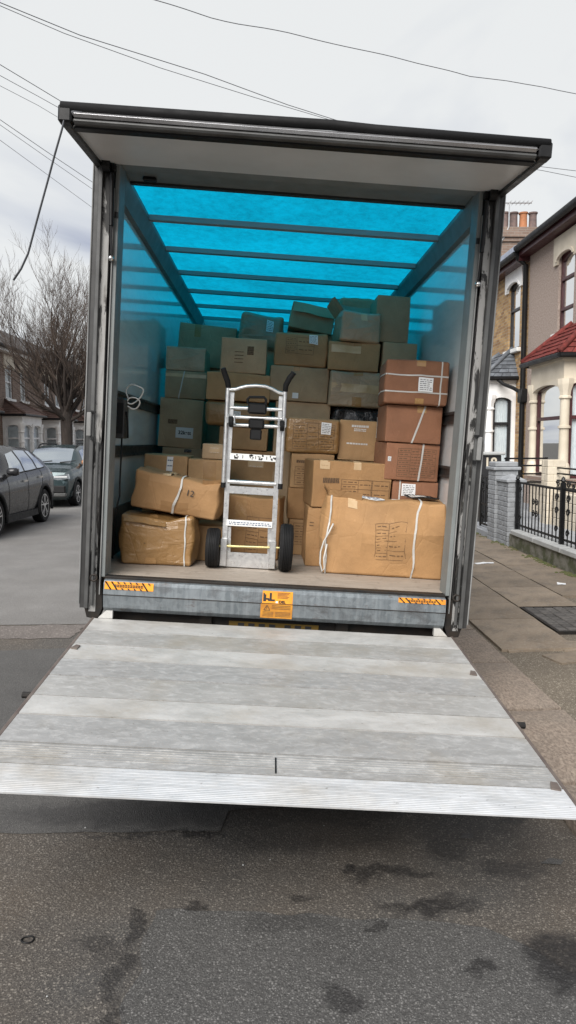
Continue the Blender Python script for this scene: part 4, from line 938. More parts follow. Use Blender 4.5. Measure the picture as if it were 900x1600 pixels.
# control box, cables
z0 = 1.655; CB = tp(MB().box(-1.064, -.975, 4.32, 4.46, z0, 1.9, .008), 'control_box', 'trimdark')
tp(MB().box(-1.06, -.98, 4.317, 4.3195, z0+.03, 1.87), 'box_cover', 'black', CB)
tp(MB().tube([(-1.0, 4.4, z0), (-1.0, 4.4, 1.5), (-1.004, 4.41, 1.4), (-1.0, 4.4, 1.3), (-1.02, 4.4, 1.2), (-1.03, 4.4, BED+.02)], .0055, 6), 'black_cable', 'black', CB, smooth=True)
tp(MB().tube([(-.972, 4.36, 1.82), (-.962, 4.36, 1.78), (-.958, 4.36, 1.72), (-.955, 4.36, 1.66)], .006, 5), 'key_strap', 'black', CB, smooth=True)
P = [lat('Y', x, y, 4.42) for x, y in ((196,633),(199,622),(196,612),(200,604),(208,601),(219,605),(224,609),(221,617),(214,625),(205,631),(199,628),(204,622),(213,622),(218,628),(214,636),(207,639),(200,635),(193,633))]
fine = []
for k in range(len(P)-1):
    p0, p1, p2, p3 = P[max(0,k-1)], P[k], P[k+1], P[min(len(P)-1,k+2)]
    for t in (0,.25,.5,.75):
        fine.append(.5*((2*p1)+(-p0+p2)*t+(2*p0-5*p1+4*p2-p3)*t*t+(-p0+3*p1-3*p2+p3)*t**3)+Vector((0,.02*math.sin(k+t),0)))
WC = MB().tube(fine, .0045, 6).build('white_cable', MT['cablewhite'], None, TM, True); tag(WC, 'white cable looped over the wall rail above the control box', 'cable')
# ------------------------------------------------------------------ cartons
class Carton:
    def __init__(s, label, mat, rect, Y, dep, zbot=None, ztop=None, r=.007, amp=.004, bulge=.006, sag=0., tilt=(0,0,0), seed=None, name='cardboard_box', cat='box', res=9, group=None, x=None, fold=False):
        l, t, rr, b = rect; cx, cy = (l+rr)/2, (t+b)/2
        A = lat('Y', l, cy, Y); B = lat('Y', rr, cy, Y); T = lat('Y', cx, t, Y); Bo = lat('Y', cx, b, Y)
        s.w = B.x-A.x; s.d = dep; s.zb = zbot if zbot is not None else Bo.z; s.zt = ztop if ztop is not None else T.z; s.h = s.zt-s.zb
        s.cx = (A.x+B.x)/2; s.seed = seed if seed is not None else random.random()*50
        if s.cx-s.w/2 < -1.06: k = -1.06-(s.cx-s.w/2); s.w -= k; s.cx += k/2
        if s.cx+s.w/2 > 1.06: k = s.cx+s.w/2-1.06; s.w -= k; s.cx -= k/2
        s.r, s.amp, s.bu, s.sag = r, amp, bulge, sag
        s.M = TM @ Matrix.Translation((s.cx, Y+dep/2, s.zb)) @ Matrix.Rotation(rad(tilt[2]), 4, 'Z') @ Matrix.Rotation(rad(tilt[1]), 4, 'Y') @ Matrix.Rotation(rad(tilt[0]), 4, 'X')
        s.T = thing(name, label, cat, s.M, group); s.matn = mat
        s.fold = fold; s.mesh(res)
    def surf(s, p, off=0.):
        hw, hd = s.w/2, s.d/2; r = s.r; c = Vector((0, 0, s.h/2)); q = Vector(p)-c; H = (hw, hd, s.h/2)
        inn = Vector([max(-H[i]+r, min(H[i]-r, q[i])) for i in range(3)]); n = q-inn
        n = n.normalized() if n.length > 1e-9 else Vector((0,0,1))
        q = inn+n*r; e = Vector((s.seed, s.seed*1.7, s.seed*.3))
        u, v, w = q.x/hw, q.y/hd, q.z/H[2]
        k = s.bu*(1-min(1, w*w)); q = q + Vector((k*u*(1-v*v)*1.0, k*v*(1-u*u)*1.0, s.bu*w*(1-u*u)*(1-v*v)*(.5 if w > 0 else 0)))
        g = min(1., (w+1)*1.5)                                   # keep the base flat
        nv = noise.noise_vector(q*5+e)*s.amp + noise.noise_vector(q*13+e)*s.amp*.5
        q = q + Vector((nv.x, nv.y, nv.z*g))
        if s.sag: q.z -= s.sag*(1-u*u)*max(0, w)*(.6+.4*noise.noise(q*4+e)); q.x *= 1-.25*s.sag*max(0, w)
        return c + q + n*off
    def coords(s, h, res):
        r = s.r; a = [-h, -h+r*.25, -h+r*.6, -h+r]; m = [(-h+r)+(2*h-2*r)*k/res for k in range(1, res)]
        return a+m+[h-r, h-r*.6, h-r*.25, h]
    def mesh(s, res):
        xs, ys, zs = s.coords(s.w/2, res), s.coords(s.d/2, max(3, res-3)), [z+s.h/2 for z in s.coords(s.h/2, res)]
        idx = {}; vs = []; fs = []
        def vid(p):
            k = (round(p[0],5), round(p[1],5), round(p[2],5))
            if k not in idx: idx[k] = len(vs); vs.append(s.surf(p))
            return idx[k]
        def face(U, V, f):
            for i in range(len(U)-1):
                for j in range(len(V)-1): fs.append((vid(f(U[i],V[j])), vid(f(U[i+1],V[j])), vid(f(U[i+1],V[j+1])), vid(f(U[i],V[j+1]))))
        w, d, h = s.w/2, s.d/2, s.h
        face(xs, zs, lambda a, b: (a,-d,b)); face(xs, zs, lambda a, b: (a,d,b)); face(ys, zs, lambda a, b: (-w,a,b)); face(ys, zs, lambda a, b: (w,a,b))
        face(xs, ys, lambda a, b: (a,b,0)); face(xs, ys, lambda a, b: (a,b,h))
        mb = MB(); mb.add(vs, fs); s.body = mb.build('carton', MT[s.matn], s.T, s.M, True, auto=(7 if s.fold else None))
    def P(s, face, u, v, off):
        w, d, h = s.w, s.d, s.h
        p = {'f': (-w/2+w*u, -d/2, h*v), 't': (-w/2+w*u, -d/2+d*v, h), 'l': (-w/2, d/2-d*u, h*v), 'r': (w/2, -d/2+d*u, h*v)}[face]
        return s.surf(p, off)
    def patch(s, mb, face, u0, u1, v0, v1, off=.002, n=4, m=4):
        vs = [s.P(face, u0+(u1-u0)*i/n, v0+(v1-v0)*j/m, off) for j in range(m+1) for i in range(n+1)]
        mb.add(vs, [(j*(n+1)+i, j*(n+1)+i+1, (j+1)*(n+1)+i+1, (j+1)*(n+1)+i) for j in range(m) for i in range(n)]); return mb
    def part(s, mb, name, mat, parent=None): return mb.build(name, MT[mat], parent or s.T, s.M, False, recalc=False)
    def tape(s, u=.5, wid=.05, front=.3, mat='tape', low=0.):
        x0 = -s.w/2+s.w*u; path = [(s.d/2-.01-(s.d-.01)*k/10, s.h) for k in range(11)]
        if front: path += [(-s.d/2, s.h-s.h*front*k/5) for k in range(1, 6)]
        mb = MB(); vs = [s.surf((x0+o*wid, y, z), .0018) for y, z in path for o in (-.5, 0, .5)]
        mb.add(vs, [(3*i+j, 3*i+j+1, 3*i+j+4, 3*i+j+3) for i in range(len(path)-1) for j in (0, 1)]); s.part(mb, 'tape', mat)
        if low: mb = MB(); s.patch(mb, 'f', u-wid/s.w/2, u+wid/s.w/2, .01, low, .0018, 2, 4); s.part(mb, 'tape', mat)
        return s
    def label(s, u0, u1, v0, v1, face='f', mat='label', ink='inkgrey', rows=6):
        mb = MB(); s.patch(mb, face, u0, u1, v0, v1, .0028); L = s.part(mb, 'label', mat); mb = MB(); R = random.Random(int(s.seed*100))
        for k in range(rows):
            vv = v1-(v1-v0)*(.15+.7*k/max(1, rows-1) if rows > 1 else .5); th = (v1-v0)*.022; rows = rows
            a = u0+(u1-u0)*.1
            while a < u1-(u1-u0)*.18:
                c = min(u1-(u1-u0)*.08, a+(u1-u0)*R.uniform(.08,.3)); s.patch(mb, face, a, c, vv-th, vv+th, .0042, 1, 1); a = c+(u1-u0)*.06
        s.part(mb, 'print', ink, L); return s
    def table(s, u0, u1, v0, v1, cols=(.0,.3,.6,1.), rows=5, ink='ink', th=.0022, face='f'):
        mb = MB(); tu, tv = th/s.w, th/s.h; R = random.Random(int(s.seed*77)+1)
        for c in cols: u = u0+(u1-u0)*c; s.patch(mb, face, u-tu/2, u+tu/2, v0, v1, .002, 1, 4)
        for i in range(len(cols)-1):
            a, c = u0+(u1-u0)*cols[i], u0+(u1-u0)*cols[i+1]; n = rows if i % 2 == 0 else max(2, rows-2)
            for k in range(n+1): v = v0+(v1-v0)*k/n; s.patch(mb, face, a, c, v-tv/2, v+tv/2, .002, 3, 1)
            for k in range(n):
                v = v0+(v1-v0)*(k+.5)/n; e = a+(c-a)*.12
                while e < c-(c-a)*.2: g = min(c-(c-a)*.1, e+(c-a)*R.uniform(.1,.35)); s.patch(mb, face, e, g, v-tv*1.1, v+tv*1.1, .002, 1, 1); e = g+(c-a)*.08
        s.part(mb, 'printed_table', ink); return s
    def lines(s, u0, u1, vs_, th=.006, ink='ink', face='f', name='printed_lines'):
        mb = MB(); R = random.Random(int(s.seed*31)+5)
        for v in vs_:
            a = u0
            while a < u1: c = min(u1, a+(u1-u0)*R.uniform(.06,.16)); s.patch(mb, face, a, c, v-th/s.h/2, v+th/s.h/2, .002, 1, 1); a = c+(u1-u0)*.025
        tag(s.part(mb, name, ink), kind='stuff'); return s
    def strap(s, kind, t, wid=.009, tilt=0., mat='strap', slack=0.):
        mb = MB(); w, d, h = s.w, s.d, s.h; pts = []; N = 14; so_ = .0075 if s.fold else .003
        def ring(o):
            r = []
            if kind == 'v':
                for k in range(N): r.append((-w/2+w*(t+tilt*(k/N-.5))+o, -d/2, h*k/N))
                for k in range(N): r.append((-w/2+w*(t+tilt*.5)+o, -d/2+d*k/N, h))
                for k in range(N): r.append((-w/2+w*(t+tilt*.5)+o, d/2, h-h*k/N))
                for k in range(N): r.append((-w/2+w*(t-tilt*.5)+o, d/2-d*k/N, 0))
            else:
                for k in range(N): r.append((-w/2+w*k/N, -d/2, h*t+o))
                for k in range(N): r.append((w/2, -d/2+d*k/N, h*t+o))
                for k in range(N): r.append((w/2-w*k/N, d/2, h*t+o))
                for k in range(N): r.append((-w/2, d/2-d*k/N, h*t+o))
            return r
        a = [s.surf(p, so_) for p in ring(-wid/2)]; b = [s.surf(p, so_) for p in ring(wid/2)]; n = len(a)
        mb.add(a+b, [(i, (i+1) % n, n+(i+1) % n, n+i) for i in range(n)]); s.part(mb, 'strap', mat); return s
    def flap(s, face_edge='f', length=.12, ang=30, u0=.03, u1=.97, mat=None):
        # loose top flap hinged on an edge of the open box
        a = rad(ang); mb = MB(); N = 8; vs = []
        for j in range(4):
            for i in range(N+1):
                u = u0+(u1-u0)*i/N
                if face_edge == 'f': p = s.surf((-s.w/2+s.w*u, -s.d/2, s.h)); q = p+Vector((0, -math.cos(a)*length*j/3, math.sin(a)*length*j/3))
                elif face_edge == 'l': p = s.surf((-s.w/2, -s.d/2+s.d*u, s.h)); q = p+Vector((-math.cos(a)*length*j/3, 0, math.sin(a)*length*j/3))
                elif face_edge == 'r': p = s.surf((s.w/2, -s.d/2+s.d*u, s.h)); q = p+Vector((math.cos(a)*length*j/3, 0, math.sin(a)*length*j/3))
                else: p = s.surf((-s.w/2+s.w*u, s.d/2, s.h)); q = p+Vector((0, math.cos(a)*length*j/3, math.sin(a)*length*j/3))
                vs.append(q+noise.noise_vector(q*9)*.006*(j/3))
        fs = [(j*(N+1)+i, j*(N+1)+i+1, (j+1)*(N+1)+i+1, (j+1)*(N+1)+i) for j in range(3) for i in range(N)]
        off = len(vs); vs2 = vs+[v+Vector((0,.003,.003)) for v in vs]; mb.add(vs2, fs+[tuple(i+off for i in f) for f in fs]); mb.build('flap', MT[mat or s.matn], s.T, s.M, False, recalc=False); return s
random.seed(21)
GP = 'cartons loaded in the truck'
def C(*a, **k): k.setdefault('group', GP); return Carton(*a, **k)
F0 = BED+.001
# ---- front row, on the edge of the bed
A1 = C('squashed taped carton lowest at the left front of the load', 'kraft_wrap', (185,806,299,882), 4.36, .40, F0, r=.022, amp=.022, bulge=.022, sag=.03, tilt=(0,0,4), res=6, fold=True)
A1.tape(.42, .06, .15, 'tape', .16).strap('v', .9, .008).lines(.3,.32,(.5,))
A1.flap('f', .05, -35, .04, .62)
A3 = C('carton in shadow under the strapped one, left of the hand truck', 'kraft_dark', (303,822,348,878), 4.62, .36, F0)
A2 = C('tilted crumpled carton with one white strap, resting on the squashed carton', 'kraft', (205,742,341,808), 4.44, .34, A1.zt+.012, r=.014, amp=.021, bulge=.022, sag=.05, tilt=(0,6.5,-3), res=6, fold=True)
A2.strap('v', .52, .015, .08).tape(.35,.05,.0,'cleartape')
text_mesh('12', .055, MT['inkblack'], 'handwriting', A2.T, A2.M @ Matrix.Translation((A2.w*.17, min(A2.P('f', .67+i*.03, .6+j*.1, .002).y for i in (-2,-1,0,1,2) for j in (-1,0,1)), A2.h*.6)) @ Matrix.Rotation(rad(90), 4, 'X') @ Matrix.Rotation(-.1, 4, 'Z'))
A2.flap('f', .03, 60, .78, 1.0)
G = C('big carton with white straps at the front right edge of the bed', 'kraft', (507,779,699,903), 4.40, .235, F0, r=.016, amp=.019, bulge=.034, sag=.045, tilt=(0,0,-2.5), res=7, fold=True)
G.strap('v', .76, .012, .02).strap('v', .03, .009).table(.41,.69,.22,.72,(0,.42,1.),6).tape(.22,.06,.12,'cleartape').label(.25,.5,.2,.75,'t','label','inkblue',7)
G.flap('f', .045, 70, .0, .3).flap('l', .05, 60)
E6 = C('carton standing beneath the large printed one, left end showing', 'kraft', (478,797,640,887), 4.655, .42, F0, amp=.006); E6.lines(.03,.07,(.75,.7)).tape(.5,.05,.2)
E5 = C('large printed carton with taped corner above the big strapped one', 'kraft', (483,722,608,800), 4.66, .44, E6.zt+.004, amp=.006, r=.007, tilt=(0,0,5), res=6, fold=True)
E5.table(.36,.98,.22,.62,(0,.35,.62,.64,1.),4).lines(.12,.33,(.62,.585,.55),.012,'ink').tape(.13,.05,.1,'cleartape').label(.08,.2,.82,.97,'f','cleartape','tape',1).tape(.55,.05,.16,'cleartape')
F5 = C('reddish carton with white horizontal strap, bottom of the right-hand stack', 'kraft_red', (609,752,684,880), 4.70, .40, F0, amp=.004)
F5.strap('h', .78, .01).label(.2,.5,.83,.97).strap('v', .16, .01)
F4 = C('reddish carton with printed table second from the bottom of the right stack', 'kraft_red', (600,693,685,752), 4.68, .42, F5.zt+.004, tilt=(0,0,2)); F4.table(.22,.93,.1,.86,(0,.33,.6,1.),7).strap('v',.66,.012,.05).label(.04,.1,.5,.62)
F3 = C('plain reddish carton with slanting strap, third up in the right stack', 'kraft_red', (604,634,691,691), 4.66, .44, F4.zt+.004, tilt=(0,0,-1)); F3.strap('v',.58,.012,.2).tape(.62,.06,.18).label(.02,.08,.1,.7,'l','label','inkblue',3)
F2 = C('red-brown carton bound with crossed white straps, top of the right stack', 'kraft_red', (606,563,704,632), 4.60, .46, F3.zt+.004, r=.016, amp=.006, bulge=.012, tilt=(0,0,-3), res=12)
F2.strap('h',.28,.009).strap('h',.66,.009).strap('v',.88,.009).label(.52,.76,.3,.62,'f').tape(.55,.06,.14,'tape',.14)
PK = C('dark printed poly parcel lying on the bottom reddish carton', 'bag', (640,779,686,790), 4.46, .2, G.zt+.004, r=.01, amp=.01, name='poly_parcel', cat='parcel', tilt=(0,0,8)); PK.lines(.15,.8,(.4,.6),.006,'inkwhite','t')
# ---- behind the hand truck
H1 = C('printed carton standing behind the foot of the hand truck', 'kraft', (352,776,440,870), 4.80, .34, F0, r=.014, amp=.012, bulge=.012, sag=.02, tilt=(0,0,-6), res=6, fold=True); H1.table(.42,.92,.1,.68,(0,.45,1.),5).tape(.3,.08,.55)
B6 = C('carton with a blue and white printed tag behind the strapped crumpled one', 'kraft_dark', (222,711,290,872), 4.98, .38, F0); B6.label(.52,.66,.74,.99,'f','label','inkblue',4)
B7 = C('carton with a wide tape band between the left stack and hand truck', 'kraft_dark', (291,718,352,868), 4.98, .36, F0); B7.tape(.55,.09,.3)
B8 = C('small greyish carton lying on the taped carton left of the hand truck', 'kraft_grey', (316,694,352,718), 5.04, .24, B7.zt+.004); B8.label(.3,.75,.4,.8,'f','cleartape','inkwhite',2)
D7 = C('bottom carton of the narrow stack right of the hand truck', 'kraft_dark', (451,813,520,865), 5.10, .4, F0); D7.table(.1,.45,.3,.9,(0,1.),4)
D6 = C('plain yellowish carton in the middle of the narrow stack', 'kraft', (450,764,520,813), 5.10, .4, D7.zt+.003)
D5 = C('printed carton below the boxy labelled carton in the narrow stack', 'kraft_dark', (454,709,521,764), 5.10, .4, D6.zt+.003, amp=.005); D5.table(.1,.55,.1,.6,(0,1.),4).tape(.5,.06,.0,'cleartape').lines(.12,.5,(.78,.74),.012)
D4 = C('plastic-wrapped printed carton with a white label right of the hand truck handle', 'kraft_wrap', (447,654,530,709), 5.08, .4, D5.zt+.004, r=.02, amp=.009, bulge=.012, tilt=(0,-1,2), res=6, fold=True); D4.table(.12,.9,.12,.85,(0,.32,.6,1.),5).label(.64,.83,.55,.9)
E4 = C('plain brown carton with pale lettering behind the large printed one', 'kraft_dark', (529,657,592,724), 5.14, .34, E5.zt+.004, amp=.003); E4.lines(.3,.72,(.86,),.016,'inkwhite').lines(.36,.66,(.79,.75),.007,'inkwhite').lines(.2,.72,(.42,),.012,'inkwhite')
# ---- second row
C5 = C('carton behind the middle rungs of the hand truck', 'kraft_dark', (352,704,432,866), 5.62, .4, F0); C5.label(.4,.7,.82,.9,'f','cleartape','inkwhite',2)
C4 = C('brown carton behind the printed crossbar of the hand truck', 'kraft_dark', (342,668,418,704), 5.60, .42, C5.zt+.003)
C3 = C('film-wrapped sagging carton left of the hand truck top bar', 'kraft_wrap', (322,627,420,668), 5.58, .42, C4.zt+.003, r=.03, amp=.014, bulge=.02, sag=.02, res=6, fold=True); C3.label(.42,.54,.35,.6)
C2 = C('wide brown carton just behind the left handle grip', 'kraft_dark', (322,583,421,627), 5.58, .42, C3.zt+.003, amp=.006)
C1 = C('grey-brown carton with vertical print above the wide brown one', 'kraft_grey', (345,528,416,583), 5.58, .4, C2.zt+.003); C1.lines(.58,.72,(.75,.7,.65,.6,.55),.012).lines(.3,.5,(.6,.5,.4,.3),.006)
D3 = C('pale carton topped with film behind the labelled wrapped carton', 'kraft_grey', (424,628,509,862), 5.62, .42, F0)
D2 = C('wide plain carton with small white sticker behind the right grip', 'kraft_grey', (421,573,513,628), 5.60, .42, D3.zt+.003); D2.label(.4,.5,.08,.24,'f','label','label',1).tape(.45,.05,.12)
D1 = C('crushed printed carton with two white labels on the wide plain one', 'kraft_dark', (431,520,512,573), 5.60, .42, D2.zt+.003, r=.016, amp=.012, bulge=.01, sag=.02, res=6, fold=True, tilt=(0,0,-2)); D1.table(.2,.75,.35,.85,(0,.4,1.),4).label(.66,.82,.68,.96)
E3 = C('black plastic sack squeezed under the stack of taped cartons', 'bag', (512,636,592,860), 5.60, .42, F0, r=.05, amp=.02, bulge=.01, name='plastic_sack', cat='sack', res=14)
E2 = C('carton with creased brown tape on its face above the black sack', 'grey_wrap', (514,580,595,636), 5.56, .44, E3.zt-.004, r=.02, amp=.012, bulge=.014, sag=.012, res=6, fold=True); E2.tape(.55,.07,.1,'tape',.3).label(.03,.97,.42,.66,'f','cleartape','cleartape',1)
E1 = C('carton with strip of pale tape, second from the top in its stack', 'kraft_dark', (513,535,593,580), 5.56, .44, E2.zt+.003, amp=.006); E1.label(.05,.62,.62,.88,'f','cleartape','cleartape',1).tape(.55,.06,.3)
E0 = C('film-covered carton with open lid flap at the top of the stack', 'grey_wrap', (529,486,593,533), 5.54, .42, E1.zt+.003, r=.02, amp=.014, bulge=.012, tilt=(0,2,4), res=6, fold=True); E0.flap('l', .12, 50).flap('b', .14, 70).tape(.55,.05,.3,'cleartape')
F1 = C('dark carton with a small black mark above the red stack', 'kraft_grey', (598,536,652,566), 5.60, .4, F2.zt-.3); F1.lines(.45,.55,(.5,.4,.3),.03,'inkblack')
F0b = C('tall dark plain carton against the right wall near the roof', 'kraft_grey', (588,462,640,534), 5.62, .42, F1.zt+.003)
F1b = C('brown carton mostly hidden behind the top of the red stack', 'kraft_dark', (612,640,676,860), 5.62, .42, F0, F1.zb-.003)
B5 = C('lowest carton of the left stack, under the one with handwriting', 'kraft_grey', (250,700,312,850), 6.12, .44, F0); B5.label(.56,.74,.955,.99,'f','bag','inkwhite',1)
B1 = C('carton with torn white label and handwriting in the left stack', 'kraft_grey', (248,623,316,700), 6.12, .44, B5.zt+.003, tilt=(0,1,0)); B1.label(.40,.80,.2,.42,'f','label','label',1).lines(.2,.42,(.56,.53,.5),.012)
text_mesh('32kett', .042, MT['inkblack'], 'handwriting', B1.T, B1.M @ Matrix.Translation((B1.w*.1, min(B1.P('f', .6+i*.08, .31+j*.05, .004).y for i in (-2,-1,0,1,2) for j in (-1,0,1)), B1.h*.31)) @ Matrix.Rotation(rad(90), 4, 'X'), .0012)
B2 = C('carton with a single white strap above the handwritten label carton', 'kraft_grey', (258,580,322,622), 6.12, .44, B1.zt+.003, amp=.006); B2.strap('v',.4,.01,.12).label(.0,1.,.78,.9,'f','cleartape','cleartape',1)
B3 = C('glossy taped carton at the top of the left stack', 'grey_wrap', (259,542,321,580), 6.12, .44, B2.zt+.003, amp=.006)
# ---- third row, in the gaps
def hid(rect, Y, d, z=F0, zt=None): return C('brown carton glimpsed in the dark gaps at the back of the load', 'kraft_grey', rect, Y, d, z, zt, group='cartons hidden at the back of the load')
h1 = hid((285,640,362,830), 6.75, .5); B4 = None
h2 = hid((285,575,362,640), 6.75, .5, h1.zt+.003)
B4 = C('wide dark carton behind the left stack, close under the roof', 'kraft_grey', (277,508,366,575), 6.72, .5, h2.zt+.003, tilt=(0,2.5,0)); B4.tape(.32,.06,.3)
h3 = hid((368,620,440,830), 6.5, .5); h4 = hid((368,545,440,620), 6.5, .5, h3.zt+.003)
C6 = C('film-wrapped dark bundle with a small white label near the roof', 'grey_wrap', (373,490,437,545), 6.45, .45, h4.zt+.003, r=.035, amp=.02, bulge=.02, tilt=(0,6,0), res=6, fold=True); C6.label(.62,.78,.52,.85)
h5 = hid((444,600,520,825), 6.4, .5); h6 = hid((446,520,520,600), 6.4, .5, h5.zt+.003)
D0 = C('dark carton tilted sideways on top of the middle stack under the roof', 'kraft_grey', (451,476,520,519), 6.3, .45, h6.zt+.003, amp=.004, tilt=(0,8,0)); D0.flap('f', .1, -60)
h7 = hid((530,600,600,825), 6.35, .5); h8 = hid((530,505,598,600), 6.35, .5, h7.zt+.003)
E00 = C('crumpled dark carton behind the open flap carton, touching the roof', 'kraft_grey', (532,464,588,505), 6.3, .45, h8.zt+.003, r=.03, amp=.02, res=12)
K0 = C('loose open carton flaps sticking up at the back left corner', 'kraft_grey', (330,497,358,512), 7.3, .3, 2.45, 2.72, cat='flaps', name='open_carton'); K0.flap('r', .2, 35).flap('l', .18, 60)
hid((300,600,362,800), 7.3, .3, F0, 2.447)
# white cord trailing at the left corner of the big carton
pts = [lat('Y', x, y, 4.385) for x, y in ((521,818),(514,832),(506,846),(501,862),(500,880),(503,893),(507,888),(506,872),(511,850))]
CORD = MB().tube(pts, .0055, 6).build('strap_end', MT['strap'], G.T, TM, True)
# ------------------------------------------------------------------ hand truck
YH = 4.43
def hp(zx, zy, Y=YH): return lat('Y', 300+zx/4.706, 560+zy/4.706, Y)
base = lat('Y', 390, 886, YH); HT = thing('hand_truck', 'silver aluminium hand truck with black wheels standing in the truck', 'hand truck', TM @ Matrix.Translation((base.x, YH, BED)))
def ht(mb, name, mat, parent=None, smooth=True): return mb.build(name, MT[mat], parent or HT, TM, smooth, auto=40 if smooth else None)
for a, c in (((265,212),(230,918)), ((685,240),(650,928))): ht(MB().rod(hp(*a, YH-.03), hp(*c, YH-.03), .0135, 12), 'handle_tube', 'alu')
for a, c in (((230,912),(228,950)), ((650,922),(648,962))): ht(MB().rod(hp(*a, YH-.03), hp(*c, YH-.03), .0155, 12), 'tube_end', 'black')
for a, b_, c in (((297,250),(262,900),(232,1500)), ((655,280),(620,920),(588,1515))):
    ht(MB().bar(hp(*a, YH), hp(*b_, YH), .026, .03, (0,1,0)), 'side_rail_upper', 'alu', smooth=False)
    ht(MB().bar(hp(*b_, YH), hp(*c, YH), .03, .036, (0,1,0)), 'side_rail_lower', 'alu', smooth=False)
for a, c in (((276,1235),(268,1480)), ((570,1245),(566,1500))): ht(MB().bar(hp(*a, YH+.01), hp(*c, YH+.01), .022, .03, (0,1,0)), 'inner_rail', 'alu', smooth=False)
pts = [hp(x, y, YH-.03) for x, y in ((275,230),(320,228),(360,215),(400,205),(470,201),(540,207),(590,225),(630,248),(680,262))]
ht(MB().tube(pts, .011, 10), 'top_bar', 'alu')
for pp in (((268,212),(262,170),(245,125),(228,72)), ((686,240),(690,198),(715,150),(750,104))):
    P_ = [hp(x, y, YH-.03-.012*k) for k, (x, y) in enumerate(pp)]; ht(MB().tube(P_, [.0165,.0175,.018,.0165], 12), 'grip', 'rubber')
for y in (364, 432, 490):
    ht(MB().rod(hp(278, y-2, YH-.01), hp(668, y+14, YH-.01), .0115, 10), 'cross_tube', 'alu')
# plastic release bracket
A, B = hp(412, 330, YH-.035), hp(536, 600, YH-.035)
br = MB(); br.box(A.x, B.x, YH-.045, YH+.012, hp(470,410).z, hp(470,330).z, .01); br.box(A.x+.01, B.x-.01, YH-.05, YH+.01, hp(470,520).z, hp(470,445).z, .01); br.box(A.x+.022, B.x-.022, YH-.042, YH+.005, hp(470,600).z, hp(470,520).z, .008)
brk = ht(br, 'release_bracket', 'black', smooth=False)
ht(MB().tube([hp(412,335,YH-.03), hp(408,300,YH-.035), hp(425,284,YH-.035), hp(530,286,YH-.035), hp(546,304,YH-.035), hp(540,338,YH-.03)], .009, 8), 'bracket_handle', 'black', brk)
# folded casters
for cx, cy in ((288,465), (662,495)):
    c = hp(cx, cy, YH-.065); cs = ht(MB().lathe([(.012,-.013),(.03,-.013),(.034,-.009),(.034,.009),(.03,.013),(.012,.013)], c, (1,0,.08), 18), 'caster_wheel', 'rubber')
    f_ = MB(); f_.lathe([(.006,-.02),(.03,-.02),(.03,-.016),(.006,-.016)], hp(cx, cy-48, YH-.05), (0,0,1), 14); f_.box(c.x-.024, c.x-.017, YH-.085, YH-.045, c.z-.01, c.z+.045); f_.box(c.x+.017, c.x+.024, YH-.085, YH-.045, c.z-.01, c.z+.045); f_.rod((c.x-.026, YH-.065, c.z), (c.x+.026, YH-.065, c.z), .005)
    ht(f_, 'caster_fork', 'chrome', cs, False)
def plate(z0x, z0y, z1x, z1y, name, mat, dy=.0, th=.02):
    a, c = hp(z0x, (z0y+z1y)/2), hp(z1x, (z0y+z1y)/2); t, b_ = hp((z0x+z1x)/2, z0y), hp((z0x+z1x)/2, z1y); return ht(MB().box(a.x, c.x, YH-.012+dy, YH-.012+dy+th, b_.z, t.z, .002), name, mat, smooth=False), a.x, c.x, b_.z, t.z
o, xa, xb, za, zb_ = plate(280, 706, 618, 752, 'printed_crossbar', 'whitepaint', -.012)
ik = MB(); R = random.Random(3)
for c in (.13, .44, .66, .93):
    w_ = .022
    for k in range(7): x = xa+(xb-xa)*c+R.uniform(-.02, .014); z = za+(zb_-za)*R.uniform(.15, .75); ik.box(x, x+R.uniform(.004,.011), YH-.0262, YH-.0245, z, z+R.uniform(.004,.012))
for c in (.27, .55, .79): x = xa+(xb-xa)*c; ik.box(x, x+.004, YH-.0262, YH-.0245, za+.012, zb_-.008)
tag(ht(ik, 'crossbar_print', 'inkblack', o, False), kind='stuff')
ht(MB().rod(hp(262,905,YH-.012), hp(618,925,YH-.012), .0135, 10), 'cross_tube', 'alu')
plate(272, 945, 606, 1000, 'channel_crossbar', 'alu', -.005)
o, xa, xb, za, zb_ = plate(255, 1192, 592, 1236, 'lettered_crossbar', 'whitepaint', -.014)
ik = MB()
for k in range(2):
    x = xa+.015
    while x < xb-.02:
        w_ = R.uniform(.006,.022); ik.box(x, min(x+w_, xb-.008), YH-.0282, YH-.0265, za+(zb_-za)*(.3+.3*k), za+(zb_-za)*(.42+.3*k)); x += w_+.006
tag(ht(ik, 'crossbar_lettering', 'inkblue', o, False), kind='stuff')
ht(MB().rod(hp(200,1378,YH-.03), hp(648,1394,YH-.03), .0085, 10), 'axle', 'brass')
a = hp(250,1450); c = hp(572,1460); ht(MB().box(a.x, c.x, YH-.012, YH-.004, BED+.006, hp(400,1428).z, .002), 'toe_plate', 'alu', smooth=False)
ht(MB().box(a.x-.04, c.x+.04, YH-.004, YH+.24, BED+.004, BED+.011, .002), 'toe_shelf', 'alu', smooth=False)
for x_ in (232, 590):
    q = hp(x_, 1440); ht(MB().box(q.x-.022, q.x+.022, YH-.04, YH+.02, BED+.012, hp(400,1330).z, .004), 'axle_bracket', 'alu', smooth=False)
